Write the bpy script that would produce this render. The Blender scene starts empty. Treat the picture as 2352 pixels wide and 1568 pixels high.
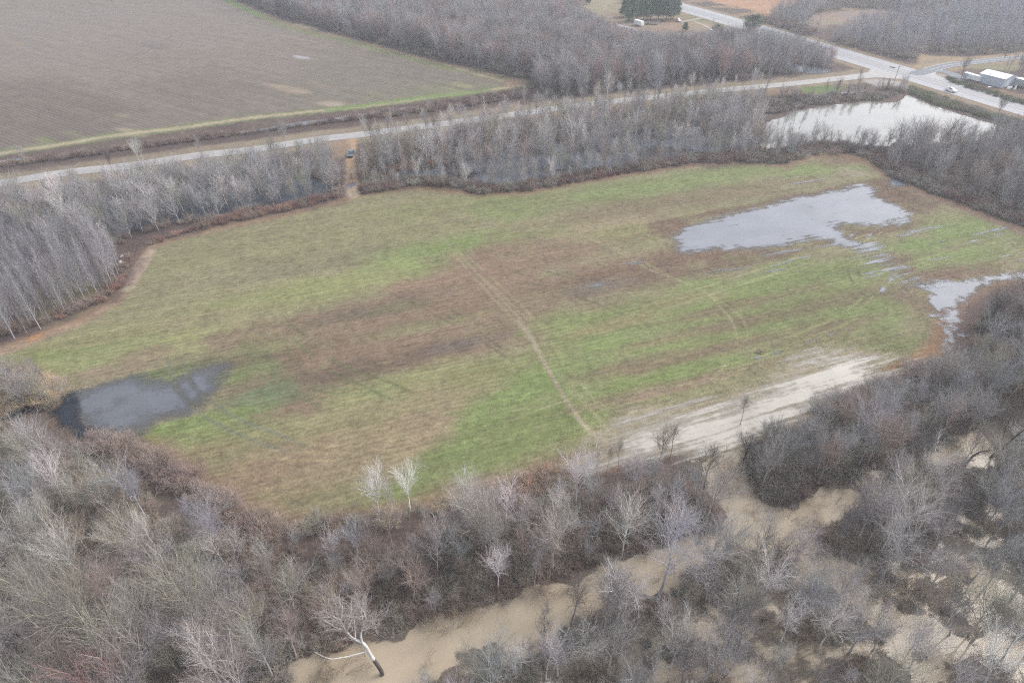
import bpy, math, random
import numpy as np

# ------------------------------------------------------------------ camera, sky, sun, exposure
S = bpy.context.scene
COL = S.collection
H = 88.0                       # height of the drone
PITCH = math.radians(37.1)     # looking down
FD = 1470.0                    # focal length in units of the 2352-wide picture
CX, CY = 1176.0, 784.0
cam_d = bpy.data.cameras.new("camera")
cam = bpy.data.objects.new("camera", cam_d)
COL.objects.link(cam)
cam.location = (0, 0, H)
cam.rotation_euler = (math.radians(90) - PITCH, 0, 0)
cam_d.sensor_width = 36.0
cam_d.lens = 36.0 * FD / 2352.0
cam_d.clip_start = 0.5
cam_d.clip_end = 6000
S.camera = cam

SUN_EL, SUN_ROT = math.radians(43), math.radians(68)
world = bpy.data.worlds.new("World")
S.world = world
world.use_nodes = True
wn = world.node_tree
wn.nodes.clear()
w_out = wn.nodes.new("ShaderNodeOutputWorld")
w_bg = wn.nodes.new("ShaderNodeBackground")
w_sky = wn.nodes.new("ShaderNodeTexSky")
w_sky.sky_type = 'NISHITA'
w_sky.sun_disc = False
w_sky.sun_elevation = SUN_EL
w_sky.sun_rotation = SUN_ROT
w_sky.dust_density = 4.0
w_sky.air_density = 1.0
w_sky.ozone_density = 1.0
w_hs = wn.nodes.new("ShaderNodeHueSaturation")   # cloud cover takes most of the blue out
w_hs.inputs['Saturation'].default_value = 0.46
wn.links.new(w_sky.outputs[0], w_hs.inputs['Color'])
wn.links.new(w_hs.outputs[0], w_bg.inputs[0])
w_bg.inputs[1].default_value = 0.15
wn.links.new(w_bg.outputs[0], w_out.inputs[0])

sun_d = bpy.data.lights.new("sun", 'SUN')
sun_d.energy = 0.5
sun_d.angle = math.radians(35)
sun_d.color = (1.0, 0.985, 0.96)
sun = bpy.data.objects.new("sun", sun_d)
COL.objects.link(sun)
# sky sun_rotation is clockwise from +Y
sdir = (math.sin(SUN_ROT) * math.cos(SUN_EL), math.cos(SUN_ROT) * math.cos(SUN_EL), math.sin(SUN_EL))
from mathutils import Vector, Matrix
sun.rotation_euler = Vector(sdir).to_track_quat('Z', 'Y').to_euler()

S.view_settings.view_transform = 'Standard'
S.view_settings.look = 'None'
S.view_settings.exposure = 1.17
S.view_settings.gamma = 1.0
S.render.engine = 'CYCLES'
S.cycles.use_denoising = False
S.cycles.use_light_tree = False
S.cycles.adaptive_threshold = 0.004
S.cycles.filter_width = 1.2
S.cycles.max_bounces = 5
S.cycles.diffuse_bounces = 3
S.cycles.glossy_bounces = 2
S.cycles.transparent_max_bounces = 6
S.cycles.sample_clamp_indirect = 4.0

rng = np.random.default_rng(11)
random.seed(11)

# ------------------------------------------------------------------ helpers
sp, cp = math.sin(PITCH), math.cos(PITCH)


def G(x, y, z=0.0):
    """ground point (metres) seen at x, y of the 2352 x 1568 picture"""
    r, u = x - CX, -(y - CY)
    wy, wz = FD * cp + u * sp, -FD * sp + u * cp
    t = (H - z) / -wz
    return (r * t, wy * t)


def GP(pts):
    return np.array([G(*p) for p in pts])


def q2(pts, ox, oy):          # a tracing at twice the picture's scale
    return [(ox + x / 2.0, oy + y / 2.0) for x, y in pts]


def q4(pts, ox, oy):          # a tracing at four times the picture's scale
    return [(ox + x / 4.0, oy + y / 4.0) for x, y in pts]


def proj(x, y, z):
    """picture position and depth of a world point"""
    dz = z - H
    f = y * cp - dz * sp
    u = y * sp + dz * cp
    return CX + FD * x / f, CY - FD * u / f, f


def height_of(base, top_y):
    """height of an upright thing whose foot is at base and whose tip is at picture row top_y"""
    x, y = G(*base)
    a = PITCH + math.atan((top_y - CY) / FD)
    return H - y * math.tan(a)


def _hash(ix, iy, seed):
    h = (ix.astype(np.int64) * 374761393 + iy.astype(np.int64) * 668265263 + seed * 1442695041) & 0x7fffffff
    h = ((h ^ (h >> 13)) * 1274126177) & 0x7fffffff
    return ((h ^ (h >> 16)) & 0xffff) / 65535.0


def vnoise(x, y, seed=0):
    ix, iy = np.floor(x), np.floor(y)
    fx, fy = x - ix, y - iy
    fx, fy = fx * fx * (3 - 2 * fx), fy * fy * (3 - 2 * fy)
    a, b = _hash(ix, iy, seed), _hash(ix + 1, iy, seed)
    c, d = _hash(ix, iy + 1, seed), _hash(ix + 1, iy + 1, seed)
    return (a + (b - a) * fx) * (1 - fy) + (c + (d - c) * fx) * fy


def fbm(x, y, scale, seed=0, octv=4):
    """about -1..1"""
    s, amp, tot = 0.0, 1.0, 0.0
    fx, fy = x / scale, y / scale
    for o in range(octv):
        s = s + amp * (vnoise(fx, fy, seed + o * 17) * 2 - 1)
        tot += amp
        amp *= 0.55
        fx, fy = fx * 2.03 + 3.1, fy * 2.03 + 1.7
    return s / tot * 1.6


def inside(px, py, poly):
    n = len(poly)
    c = np.zeros(px.shape, bool)
    for i in range(n):
        x1, y1 = poly[i]
        x2, y2 = poly[(i + 1) % n]
        if y1 == y2:
            continue
        k = ((y1 > py) != (y2 > py)) & (px < (x2 - x1) * (py - y1) / (y2 - y1) + x1)
        c ^= k
    return c


def seg_dist(px, py, a, b):
    ex, ey = b[0] - a[0], b[1] - a[1]
    L = ex * ex + ey * ey + 1e-9
    t = np.clip(((px - a[0]) * ex + (py - a[1]) * ey) / L, 0, 1)
    return np.hypot(px - (a[0] + t * ex), py - (a[1] + t * ey))


def line_dist(px, py, pts):
    d = np.full(px.shape, 1e9)
    for i in range(len(pts) - 1):
        d = np.minimum(d, seg_dist(px, py, pts[i], pts[i + 1]))
    return d


def sdf(px, py, poly):
    """positive inside"""
    d = line_dist(px, py, list(poly) + [poly[0]])
    return np.where(inside(px, py, poly), d, -d)


def smooth(a, b, x):
    t = np.clip((x - a) / (b - a), 0, 1)
    return t * t * (3 - 2 * t)


def lin(c):
    c = np.array(c, float) / 255.0
    return np.where(c <= 0.04045, c / 12.92, ((c + 0.055) / 1.055) ** 2.4)


ALB = 0.43                     # paper value of a surface: seen value times this


def alb(c, k=ALB):
    return lin(c) * k


def spline(pts, n=8):
    """Catmull-Rom through points"""
    P = np.array(pts, float)
    P = np.vstack([2 * P[0] - P[1], P, 2 * P[-1] - P[-2]])
    out = []
    for i in range(1, len(P) - 2):
        for k in range(n):
            t = k / n
            p0, p1, p2, p3 = P[i - 1], P[i], P[i + 1], P[i + 2]
            out.append(0.5 * ((2 * p1) + (-p0 + p2) * t + (2 * p0 - 5 * p1 + 4 * p2 - p3) * t * t
                              + (-p0 + 3 * p1 - 3 * p2 + p3) * t ** 3))
    out.append(P[-2])
    return np.array(out)


def np_mesh(name, verts, faces, mat=None, attrs=None, smooth_sh=False, mats=None, fmat=None):
    """faces: (n,3) or (n,4) integer array"""
    me = bpy.data.meshes.new(name)
    verts = np.asarray(verts, np.float32)
    faces = np.asarray(faces, np.int32)
    nf, k = faces.shape
    me.vertices.add(len(verts))
    me.vertices.foreach_set("co", verts.ravel())
    me.loops.add(nf * k)
    me.loops.foreach_set("vertex_index", faces.ravel())
    me.polygons.add(nf)
    me.polygons.foreach_set("loop_start", np.arange(0, nf * k, k, dtype=np.int32))
    me.polygons.foreach_set("loop_total", np.full(nf, k, np.int32))
    if smooth_sh:
        me.polygons.foreach_set("use_smooth", np.ones(nf, bool))
    else:
        me.polygons.foreach_set("use_smooth", np.zeros(nf, bool))
    for m in (mats or ([mat] if mat else [])):
        me.materials.append(m)
    if fmat is not None:
        me.polygons.foreach_set("material_index", np.asarray(fmat, np.int32))
    for an, arr in (attrs or {}).items():
        arr = np.asarray(arr, np.float32)
        if arr.ndim == 2:
            at = me.attributes.new(an, 'FLOAT_COLOR', 'POINT')
            if arr.shape[1] == 3:
                arr = np.hstack([arr, np.ones((len(arr), 1), np.float32)])
            at.data.foreach_set("color", arr.ravel())
        else:
            at = me.attributes.new(an, 'FLOAT', 'POINT')
            at.data.foreach_set("value", arr.ravel())
    me.update()
    me.validate()
    return me


def link(name, me, parent=None, loc=None, rotz=None):
    o = bpy.data.objects.new(name, me)
    COL.objects.link(o)
    if parent is not None:
        o.parent = parent
    if loc is not None:
        o.location = loc
    if rotz is not None:
        o.rotation_euler = (0, 0, rotz)
    return o


def tag(o, label=None, cat=None, group=None, kind=None):
    if label:
        o["label"] = label
    if cat:
        o["category"] = cat
    if group:
        o["group"] = group
    if kind:
        o["kind"] = kind
    return o


def thing(name, label, cat, loc=(0, 0, 0), rotz=0.0, group=None):
    o = bpy.data.objects.new(name, None)
    COL.objects.link(o)
    o.location = loc
    o.rotation_euler = (0, 0, rotz)
    o.empty_display_size = 0.5
    return tag(o, label, cat, group)


class MB:
    """collects simple shapes into one mesh"""
    def __init__(s):
        s.v, s.f, s.n = [], [], 0

    def add(s, v, f):
        s.v += [tuple(p) for p in v]
        s.f += [tuple(i + s.n for i in q) for q in f]
        s.n += len(v)
        return s

    def box(s, x0, x1, y0, y1, z0, z1):
        v = [(x, y, z) for z in (z0, z1) for y in (y0, y1) for x in (x0, x1)]
        return s.add(v, [(0, 2, 3, 1), (4, 5, 7, 6), (0, 1, 5, 4), (2, 6, 7, 3), (0, 4, 6, 2), (1, 3, 7, 5)])

    def tube(s, pts, rad, n=8, cap=True):
        pts = [Vector(p) for p in pts]
        rad = rad if isinstance(rad, (list, tuple)) else [rad] * len(pts)
        v = []
        for i, p in enumerate(pts):
            t = (pts[min(i + 1, len(pts) - 1)] - pts[max(i - 1, 0)]).normalized()
            a = t.cross(Vector((0, 0, 1)))
            if a.length < 0.05:
                a = t.cross(Vector((1, 0, 0)))
            a.normalize()
            b = t.cross(a)
            for k in range(n):
                w = 2 * math.pi * k / n
                v.append(p + (a * math.cos(w) + b * math.sin(w)) * rad[i])
        f = []
        for i in range(len(pts) - 1):
            for k in range(n):
                k2 = (k + 1) % n
                f.append((i * n + k, i * n + k2, (i + 1) * n + k2, (i + 1) * n + k))
        if cap:
            f.append(tuple(range(n - 1, -1, -1)))
            f.append(tuple(range((len(pts) - 1) * n, len(pts) * n)))
        return s.add(v, f)

    def loft(s, rings, cap=True):
        """rings of equal point count joined in order"""
        n = len(rings[0])
        v = [p for r in rings for p in r]
        f = []
        for i in range(len(rings) - 1):
            for k in range(n):
                k2 = (k + 1) % n
                f.append((i * n + k, i * n + k2, (i + 1) * n + k2, (i + 1) * n + k))
        if cap:
            f.append(tuple(range(n - 1, -1, -1)))
            f.append(tuple(range((len(rings) - 1) * n, len(rings) * n)))
        return s.add(v, f)

    def mesh(s, name, mat, bevel=0.0):
        me = bpy.data.meshes.new(name)
        me.from_pydata(s.v, [], s.f)
        me.materials.append(mat)
        me.update()
        if bevel > 0:
            import bmesh
            bm = bmesh.new()
            bm.from_mesh(me)
            bmesh.ops.recalc_face_normals(bm, faces=bm.faces)
            bmesh.ops.bevel(bm, geom=list(bm.edges), offset=bevel, segments=2, affect='EDGES', clamp_overlap=True)
            bm.to_mesh(me)
            bm.free()
        return me

    def build(s, name, mat, parent=None, bevel=0.0, loc=None):
        return link(name, s.mesh(name, mat, bevel), parent, loc)


# ------------------------------------------------------------------ materials
def new_mat(name):
    m = bpy.data.materials.new(name)
    m.use_nodes = True
    nt = m.node_tree
    nt.nodes.clear()
    out = nt.nodes.new("ShaderNodeOutputMaterial")
    bs = nt.nodes.new("ShaderNodeBsdfPrincipled")
    nt.links.new(bs.outputs[0], out.inputs[0])
    return m, nt, bs, out


def nd(nt, typ, **kw):
    n = nt.nodes.new(typ)
    for k, v in kw.items():
        setattr(n, k, v)
    return n


def math_n(nt, op, a, b=None, c=None):
    n = nd(nt, "ShaderNodeMath", operation=op)
    for i, v in enumerate((a, b, c)):
        if v is None:
            continue
        if isinstance(v, (int, float)):
            n.inputs[i].default_value = v
        else:
            nt.links.new(v, n.inputs[i])
    return n.outputs[0]


def mix_c(nt, mode, fac, a, b):
    n = nd(nt, "ShaderNodeMix", data_type='RGBA', blend_type=mode)
    for i, v in ((0, fac), (6, a), (7, b)):
        if isinstance(v, (int, float)):
            n.inputs[i].default_value = v
        elif isinstance(v, (tuple, list, np.ndarray)):
            n.inputs[i].default_value = tuple(v)[:3] + (1,)
        else:
            nt.links.new(v, n.inputs[i])
    return n.outputs[2]


def noise_n(nt, vec, scale, detail=4.0, rough=0.55):
    n = nd(nt, "ShaderNodeTexNoise")
    n.inputs['Scale'].default_value = scale
    n.inputs['Detail'].default_value = detail
    n.inputs['Roughness'].default_value = rough
    if vec is not None:
        nt.links.new(vec, n.inputs['Vector'])
    return n.outputs['Fac']


def mapping(nt, vec, rotz=0.0, scale=(1, 1, 1)):
    n = nd(nt, "ShaderNodeMapping")
    n.inputs['Rotation'].default_value = (0, 0, rotz)
    n.inputs['Scale'].default_value = scale
    nt.links.new(vec, n.inputs['Vector'])
    return n.outputs[0]


def ramp(nt, fac, a, b, va=0.0, vb=1.0):
    n = nd(nt, "ShaderNodeMapRange")
    n.inputs['From Min'].default_value = a
    n.inputs['From Max'].default_value = b
    n.inputs['To Min'].default_value = va
    n.inputs['To Max'].default_value = vb
    nt.links.new(fac, n.inputs['Value'])
    return n.outputs[0]


# row directions on the ground
_a, _b = np.array(G(1974, 596)), np.array(G(2029, 584))
ROW = math.atan2(*(_b - _a)[::-1])
_a, _b = np.array(G(0, 300)), np.array(G(100, 341))
_c, _d = np.array(G(650, 192)), np.array(G(760, 215))
PROW = 0.5 * (math.atan2(*(_b - _a)[::-1]) + math.atan2(*(_d - _c)[::-1]))


def mat_ground(name, rot, stretch, rough=0.95, rows=None, fine=1.0):
    m, nt, bs, out = new_mat(name)
    at = nd(nt, "ShaderNodeAttribute", attribute_name="Col")
    geo = nd(nt, "ShaderNodeNewGeometry")
    pos = geo.outputs['Position']
    st = mapping(nt, mapping(nt, pos, -rot), 0, (1.0 / stretch, 1, 1))
    n1 = noise_n(nt, st, 0.9, 5, 0.65)
    n2 = noise_n(nt, pos, 2.2, 4, 0.7)
    n3 = noise_n(nt, pos, 0.16, 4, 0.6)
    v = math_n(nt, 'ADD', ramp(nt, n1, 0.28, 0.72, 1 - .26 * fine, 1 + .26 * fine), ramp(nt, n2, 0.3, 0.7, -0.26 * fine, 0.26 * fine))
    v = math_n(nt, 'MULTIPLY', v, ramp(nt, n3, 0.3, 0.7, 0.88, 1.12))
    if rows:
        ang, pitch_m, depth = rows
        rp = mapping(nt, pos, -ang)
        sx = nd(nt, "ShaderNodeSeparateXYZ")
        nt.links.new(rp, sx.inputs[0])
        wob = math_n(nt, 'ADD', sx.outputs[1], ramp(nt, noise_n(nt, pos, 0.05, 2), 0, 1, -0.5, 0.5))
        s = math_n(nt, 'SINE', math_n(nt, 'MULTIPLY', wob, 2 * math.pi / pitch_m))
        v = math_n(nt, 'MULTIPLY', v, ramp(nt, s, -1, 1, 1 - depth, 1 + depth))
        # long faint bands where machine passes differ
        lb = noise_n(nt, mapping(nt, rp, 0, (0.012, 0.32, 1)), 1.0, 4, 0.7)
        v = math_n(nt, 'MULTIPLY', v, ramp(nt, lb, 0.3, 0.7, 0.87, 1.13))
    col = mix_c(nt, 'MULTIPLY', 1.0, at.outputs['Color'], (1, 1, 1))
    vv = nd(nt, "ShaderNodeCombineXYZ")
    for i in range(3):
        nt.links.new(v, vv.inputs[i])
    col = mix_c(nt, 'MULTIPLY', 1.0, col, vv.outputs[0])
    # bits of dead straw and dark soil
    sp1 = ramp(nt, noise_n(nt, pos, 5.0, 2, 0.8), 0.62, 0.75)
    col = mix_c(nt, 'MIX', math_n(nt, 'MULTIPLY', sp1, 0.35 * fine), col, (0.20, 0.165, 0.125))
    nt.links.new(col, bs.inputs['Base Color'])
    bs.inputs['Roughness'].default_value = rough
    bs.inputs['Specular IOR Level'].default_value = 0.12
    bp = nd(nt, "ShaderNodeBump")
    bp.inputs['Strength'].default_value = 0.5
    bp.inputs['Distance'].default_value = 0.15
    nt.links.new(v, bp.inputs['Height'])
    nt.links.new(bp.outputs[0], bs.inputs['Normal'])
    return m


def mat_simple(name, col, rough=0.6, metal=0.0, var=0.12, nscale=3.0, spec=0.5):
    m, nt, bs, out = new_mat(name)
    tc = nd(nt, "ShaderNodeTexCoord")
    n = noise_n(nt, tc.outputs['Object'], nscale, 4)
    v = ramp(nt, n, 0.3, 0.7, 1 - var, 1 + var)
    vv = nd(nt, "ShaderNodeCombineXYZ")
    for i in range(3):
        nt.links.new(v, vv.inputs[i])
    c = mix_c(nt, 'MULTIPLY', 1.0, tuple(col), vv.outputs[0])
    nt.links.new(c, bs.inputs['Base Color'])
    bs.inputs['Roughness'].default_value = rough
    bs.inputs['Metallic'].default_value = metal
    bs.inputs['Specular IOR Level'].default_value = spec
    return m


def mat_bark(name, dark=1.0, zdark=False):
    """bark and twigs: colour from the tree's own tint"""
    m, nt, bs, out = new_mat(name)
    at = nd(nt, "ShaderNodeAttribute", attribute_name="tint", attribute_type='INSTANCER')
    tc = nd(nt, "ShaderNodeTexCoord")
    n = noise_n(nt, tc.outputs['Object'], 1.6, 4, 0.7)
    v = ramp(nt, n, 0.3, 0.7, 0.72 * dark, 1.25 * dark)
    vv = nd(nt, "ShaderNodeCombineXYZ")
    for i in range(3):
        nt.links.new(v, vv.inputs[i])
    c = mix_c(nt, 'MULTIPLY', 1.0, at.outputs['Color'], vv.outputs[0])
    nt.links.new(c, bs.inputs['Base Color'])
    bs.inputs['Roughness'].default_value = 0.85
    bs.inputs['Specular IOR Level'].default_value = 0.25
    return m


def mat_water(name, mud, shore=0.35, rough=0.06, rot=ROW, tuft=0.5, ior=1.33, stretch=.22):
    """muddy flood water: silt colour under a reflecting surface, fading out at the shore"""
    m, nt, bs, out = new_mat(name)
    geo = nd(nt, "ShaderNodeNewGeometry")
    pos = geo.outputs['Position']
    dep = nd(nt, "ShaderNodeAttribute", attribute_name="depth").outputs['Fac']
    n = noise_n(nt, pos, 0.09, 5, 0.6)
    n2 = noise_n(nt, mapping(nt, mapping(nt, pos, -rot), 0, (0.25, 1, 1)), 0.5, 4, 0.6)
    v = math_n(nt, 'MULTIPLY', ramp(nt, n, 0.3, 0.7, 0.86, 1.12), ramp(nt, n2, 0.3, 0.7, 0.96, 1.04))
    vv = nd(nt, "ShaderNodeCombineXYZ")
    for i in range(3):
        nt.links.new(v, vv.inputs[i])
    c = mix_c(nt, 'MULTIPLY', 1.0, tuple(mud), vv.outputs[0])
    nt.links.new(c, bs.inputs['Base Color'])
    bs.inputs['Roughness'].default_value = rough
    bs.inputs['IOR'].default_value = ior
    bp = nd(nt, "ShaderNodeBump")
    bp.inputs['Strength'].default_value = 0.035
    bp.inputs['Distance'].default_value = 0.05
    nt.links.new(noise_n(nt, pos, 1.3, 3, 0.6), bp.inputs['Height'])
    nt.links.new(bp.outputs[0], bs.inputs['Normal'])
    tr = nd(nt, "ShaderNodeBsdfTransparent")
    mx = nd(nt, "ShaderNodeMixShader")
    st = noise_n(nt, mapping(nt, mapping(nt, pos, -rot), 0, (stretch, 1, 1)), 1.6, 4, 0.7)
    d2 = math_n(nt, 'ADD', dep, ramp(nt, st, 0.2, 0.8, -tuft, tuft))
    nt.links.new(ramp(nt, d2, 0.0, shore), mx.inputs[0])
    nt.links.new(tr.outputs[0], mx.inputs[1])
    nt.links.new(bs.outputs[0], mx.inputs[2])
    nt.links.new(mx.outputs[0], out.inputs[0])
    return m

# ------------------------------------------------------------------ traced outlines (on the ground)
FIELD = GP([(-40, 815), (40, 785), (100, 762), (180, 735), (235, 700), (275, 675), (292, 640), (305, 605), (330, 575), (350, 560),
            (420, 542), (500, 522), (600, 502), (700, 482), (780, 462), (830, 446), (880, 438), (960, 426), (1030, 430),
            (1110, 446), (1200, 440), (1350, 415), (1500, 390), (1600, 376), (1700, 373), (1800, 380), (1850, 358),
            (1900, 345), (1960, 353), (2010, 372), (2040, 408), (2100, 432), (2200, 468), (2300, 505), (2380, 535),
            (2480, 590), (2420, 640), (2330, 638), (2240, 670), (2200, 700), (2175, 735), (2165, 785), (2130, 828),
            (2050, 862), (1960, 885), (1880, 910), (1800, 935), (1700, 975), (1560, 1020), (1420, 1060), (1300, 1080),
            (1200, 1105), (1100, 1130), (1000, 1155), (900, 1175), (800, 1195), (700, 1205), (620, 1200), (560, 1180),
            (480, 1125), (400, 1066), (340, 1022), (280, 1000), (230, 985), (160, 960), (130, 925), (120, 880), (60, 850),
            (-40, 850)])
PLOW = GP([(-260, 400), (-100, 366), (0, 347), (120, 331), (230, 312), (280, 304), (420, 288), (560, 268), (700, 252), (790, 244),
           (900, 230), (1000, 217), (1090, 208), (1140, 203), (1164, 194), (1155, 184), (1080, 170), (990, 150),
           (900, 125), (800, 98), (735, 85), (660, 66), (590, 42), (545, 20), (490, -8), (380, -45), (-400, -45), (-900, 120)])
OFIELD = GP([(1600, -6), (1640, 6), (1720, 22), (1780, 38), (1830, 30), (1900, 10), (1960, -20), (1900, -60), (1500, -60)])
YARD = GP([(1320, 20), (1400, 10), (1560, 8), (1600, 24), (1700, 57), (1740, 75), (1660, 88), (1600, 98), (1520, 104), (1460, 92),
           (1400, 60), (1330, 40)])

# water outlines
W_UP = GP(spline([(1537, 546), (1580, 517), (1650, 497), (1700, 484), (1764, 468), (1810, 456), (1862, 446), (1900, 438),
                  (1936, 432), (1955, 424), (1976, 421), (2006, 428), (2018, 434), (2016, 452), (2040, 462), (2068, 476),
                  (2092, 488), (2098, 499), (2080, 511), (2030, 521), (1990, 518), (1950, 518), (1928, 526), (1942, 540),
                  (1962, 552), (1985, 566), (1958, 571), (1925, 564), (1890, 551), (1850, 556), (1812, 566), (1764, 572),
                  (1700, 575), (1640, 577), (1560, 584), (1548, 570), (1553, 556)], 3))
W_CHAIN = GP([(1945, 556), (1990, 552), (2030, 580), (2075, 606), (2110, 635), (2125, 650), (2100, 656), (2060, 648),
              (2020, 612), (1970, 590)])
W_RIGHT = GP(spline([(2100, 655), (2135, 645), (2165, 640), (2200, 648), (2232, 641), (2265, 636), (2300, 633), (2360, 624),
                     (2375, 640), (2290, 648), (2240, 676), (2210, 697), (2185, 706), (2166, 713), (2164, 728), (2140, 727),
                     (2147, 710), (2130, 692), (2138, 674), (2122, 664)], 3))
W_DARK = GP([(2166, 713), (2190, 704), (2212, 718), (2205, 748), (2200, 785), (2180, 800), (2172, 770), (2164, 735)])
W_LOW = GP(spline([(1345, 1012), (1385, 988), (1404, 964), (1440, 945), (1480, 934), (1560, 926), (1620, 911), (1690, 898),
                   (1764, 868), (1805, 840), (1850, 816), (1900, 802), (1960, 802), (2000, 807), (2040, 813), (2052, 820),
                   (2030, 836), (2000, 852), (2080, 850), (2135, 836), (2150, 846), (2050, 890), (1960, 912), (1880, 950),
                   (1800, 990), (1740, 1020), (1700, 1050), (1640, 1060), (1560, 1045), (1480, 1055), (1420, 1068),
                   (1350, 1080), (1290, 1082), (1340, 1050), (1395, 1030), (1370, 1018)], 3))
W_GRAY = GP(spline([(150, 905), (165, 898), (200, 892), (225, 880), (270, 868), (312, 860), (350, 866), (392, 870), (420, 858),
                    (440, 846), (475, 838), (525, 832), (536, 840), (524, 856), (512, 872), (504, 894), (490, 906), (474, 924),
                    (460, 948), (436, 958), (375, 972), (350, 986), (316, 1002), (290, 1004), (255, 1002), (216, 1006),
                    (180, 996), (158, 972), (140, 954), (105, 946), (62, 940), (25, 956), (-30, 966), (-30, 985), (-80, 985), (-80, 955),
                    (0, 950), (62, 938), (100, 946), (130, 936)], 3))
W_POND = GP(spline([(1740, 345), (1745, 310), (1758, 285), (1800, 268), (1826, 256), (1856, 250), (1916, 241), (1960, 237),
                    (1996, 232), (2040, 236), (2064, 232), (2076, 223), (2090, 219), (2126, 236), (2186, 256), (2262, 280),
                    (2310, 296), (2330, 312), (2240, 330), (2120, 334), (1995, 336), (1950, 330), (1905, 326), (1870, 330),
                    (1800, 345)], 3))
W_STRIP = GP([(845, 425), (900, 398), (980, 385), (1050, 372), (1150, 345), (1250, 326), (1400, 312), (1480, 300), (1530, 286),
              (1590, 280), (1640, 286), (1740, 292), (1750, 325), (1700, 345), (1600, 362), (1500, 380), (1400, 400), (1300, 415),
              (1210, 428), (1140, 432), (1080, 424), (960, 412), (900, 418)])
W_LSTRIP = GP([(-150, 520), (0, 480), (150, 468), (300, 442), (480, 422), (600, 405), (700, 400), (765, 425), (755, 445), (700, 458),
               (600, 476), (480, 500), (360, 522), (250, 545), (150, 540), (0, 560), (-150, 600)])
W_DITCH = [GP(p) for p in ([(-60, 372), (0, 368), (58, 362), (62, 369), (0, 376), (-60, 380)],
                           [(186, 350), (212, 346), (214, 350), (188, 354)],
                           [(548, 302), (590, 296), (700, 279), (820, 263), (930, 247), (1000, 240), (1002, 244), (930, 253),
                            (820, 270), (700, 288), (590, 304), (550, 308)])]
W_NORTH = [GP(p) for p in ([(1478, 122), (1530, 122), (1560, 132), (1600, 138), (1640, 132), (1690, 142), (1640, 152), (1560, 152), (1500, 136)],
                           [(1740, 150), (1790, 144), (1860, 152), (1905, 160), (1908, 168), (1860, 170), (1800, 164)],
                           [(1930, 212), (1985, 208), (1990, 216), (1940, 222), (1918, 224)],
                           [(2040, 412), (2060, 405), (2080, 418), (2085, 428), (2055, 430), (2042, 426)])]
# the flooded wood, bottom right: banks are what is left dry
W_FLOOD = GP([(1000, 1700), (640, 1700), (660, 1560), (668, 1523), (730, 1505), (800, 1495), (850, 1470), (925, 1462), (935, 1442), (1030, 1411),
              (1100, 1394), (1172, 1369), (1192, 1362), (1215, 1348), (1276, 1345), (1330, 1322), (1376, 1300), (1476, 1270),
              (1540, 1248), (1590, 1228), (1656, 1214), (1676, 1190), (1658, 1165), (1630, 1140), (1610, 1100), (1590, 1060), (1640, 1045), (1705, 1040),
              (1706, 1088), (1731, 1130), (1776, 1172), (1820, 1162), (1876, 1132), (1916, 1119), (1956, 1121), (1985, 1140),
              (1975, 1120), (1960, 1100), (2060, 1060), (2150, 1020), (2155, 1000), (2230, 1000), (2268, 975), (2300, 950), (2380, 910), (2600, 900), (2700, 1750)])
DRY = [GP(p) for p in (
    q2([(1395, 395), (1440, 340), (1555, 275), (1640, 258), (1720, 215), (1800, 175), (1900, 120), (2000, 60), (2150, 70), (2250, 40),
        (2420, 0), (2450, 200), (2330, 240), (2200, 230), (2050, 280), (1980, 330), (1900, 420), (1800, 480), (1720, 500), (1600, 530),
        (1545, 510), (1480, 440)], 1176, 1044.6),
    q2([(862, 540), (940, 485), (1080, 440), (1190, 432), (1255, 490), (1285, 550), (1225, 600), (1060, 600), (990, 690), (930, 695), (858, 680)], 1176, 1044.6),
    q2([(-160, 1000), (60, 920), (150, 870), (300, 775), (420, 725), (560, 640), (690, 640), (812, 605), (795, 680), (700, 735), (600, 785),
        (500, 800), (480, 835), (390, 860), (270, 895), (150, 975), (80, 1047), (-160, 1100), (-420, 1180), (-500, 1100), (-330, 1040)], 1176, 1044.6),
    q2([(1245, 715), (1330, 640), (1420, 640), (1500, 700), (1600, 770), (1560, 850), (1480, 880), (1300, 840)], 1176, 1044.6),
    q2([(680, 905), (770, 845), (820, 880), (800, 950), (730, 985), (680, 940)], 1176, 1044.6),
    q2([(1470, 970), (1560, 930), (1760, 935), (1830, 1000), (1840, 1120), (1440, 1120)], 1176, 1044.6),
    q2([(270, 1030), (380, 965), (470, 1040), (480, 1130), (260, 1130)], 1176, 1044.6),
    q2([(1735, 655), (1860, 672), (1900, 745), (1800, 715)], 1176, 1044.6),
    q2([(1640, 790), (1715, 845), (1705, 890), (1640, 835)], 1176, 1044.6),
    q2([(2040, 310), (2130, 350), (2170, 370), (2100, 365), (2010, 320)], 1176, 1044.6),
)]

# the deep channels
CH_W = GP([(640, 1568), (700, 1510), (850, 1475), (930, 1450), (1040, 1415), (1180, 1372), (1280, 1345), (1380, 1300), (1480, 1270), (1590, 1232), (1600, 1300), (1570, 1345), (1460, 1362), (1380, 1390), (1300, 1425), (1180, 1450), (1030, 1500), (960, 1560), (860, 1620), (640, 1620)])
CH_N = GP([(1640, 1050), (1700, 1045), (1730, 1130), (1776, 1168), (1830, 1160), (1920, 1120), (1960, 1124), (1975, 1160), (1900, 1200), (1860, 1240), (1950, 1290), (1980, 1330), (1880, 1345), (1800, 1290), (1740, 1250), (1660, 1240), (1600, 1260), (1680, 1195), (1650, 1130)])
CH_SE = GP([(1860, 1240), (1930, 1280), (1980, 1340), (2070, 1410), (2190, 1485), (2190, 1505), (2060, 1460), (1960, 1390), (1880, 1320)])
CH_E = GP([(2170, 1060), (2230, 990), (2300, 955), (2352, 930), (2352, 990), (2260, 1060), (2180, 1090)])


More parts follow.
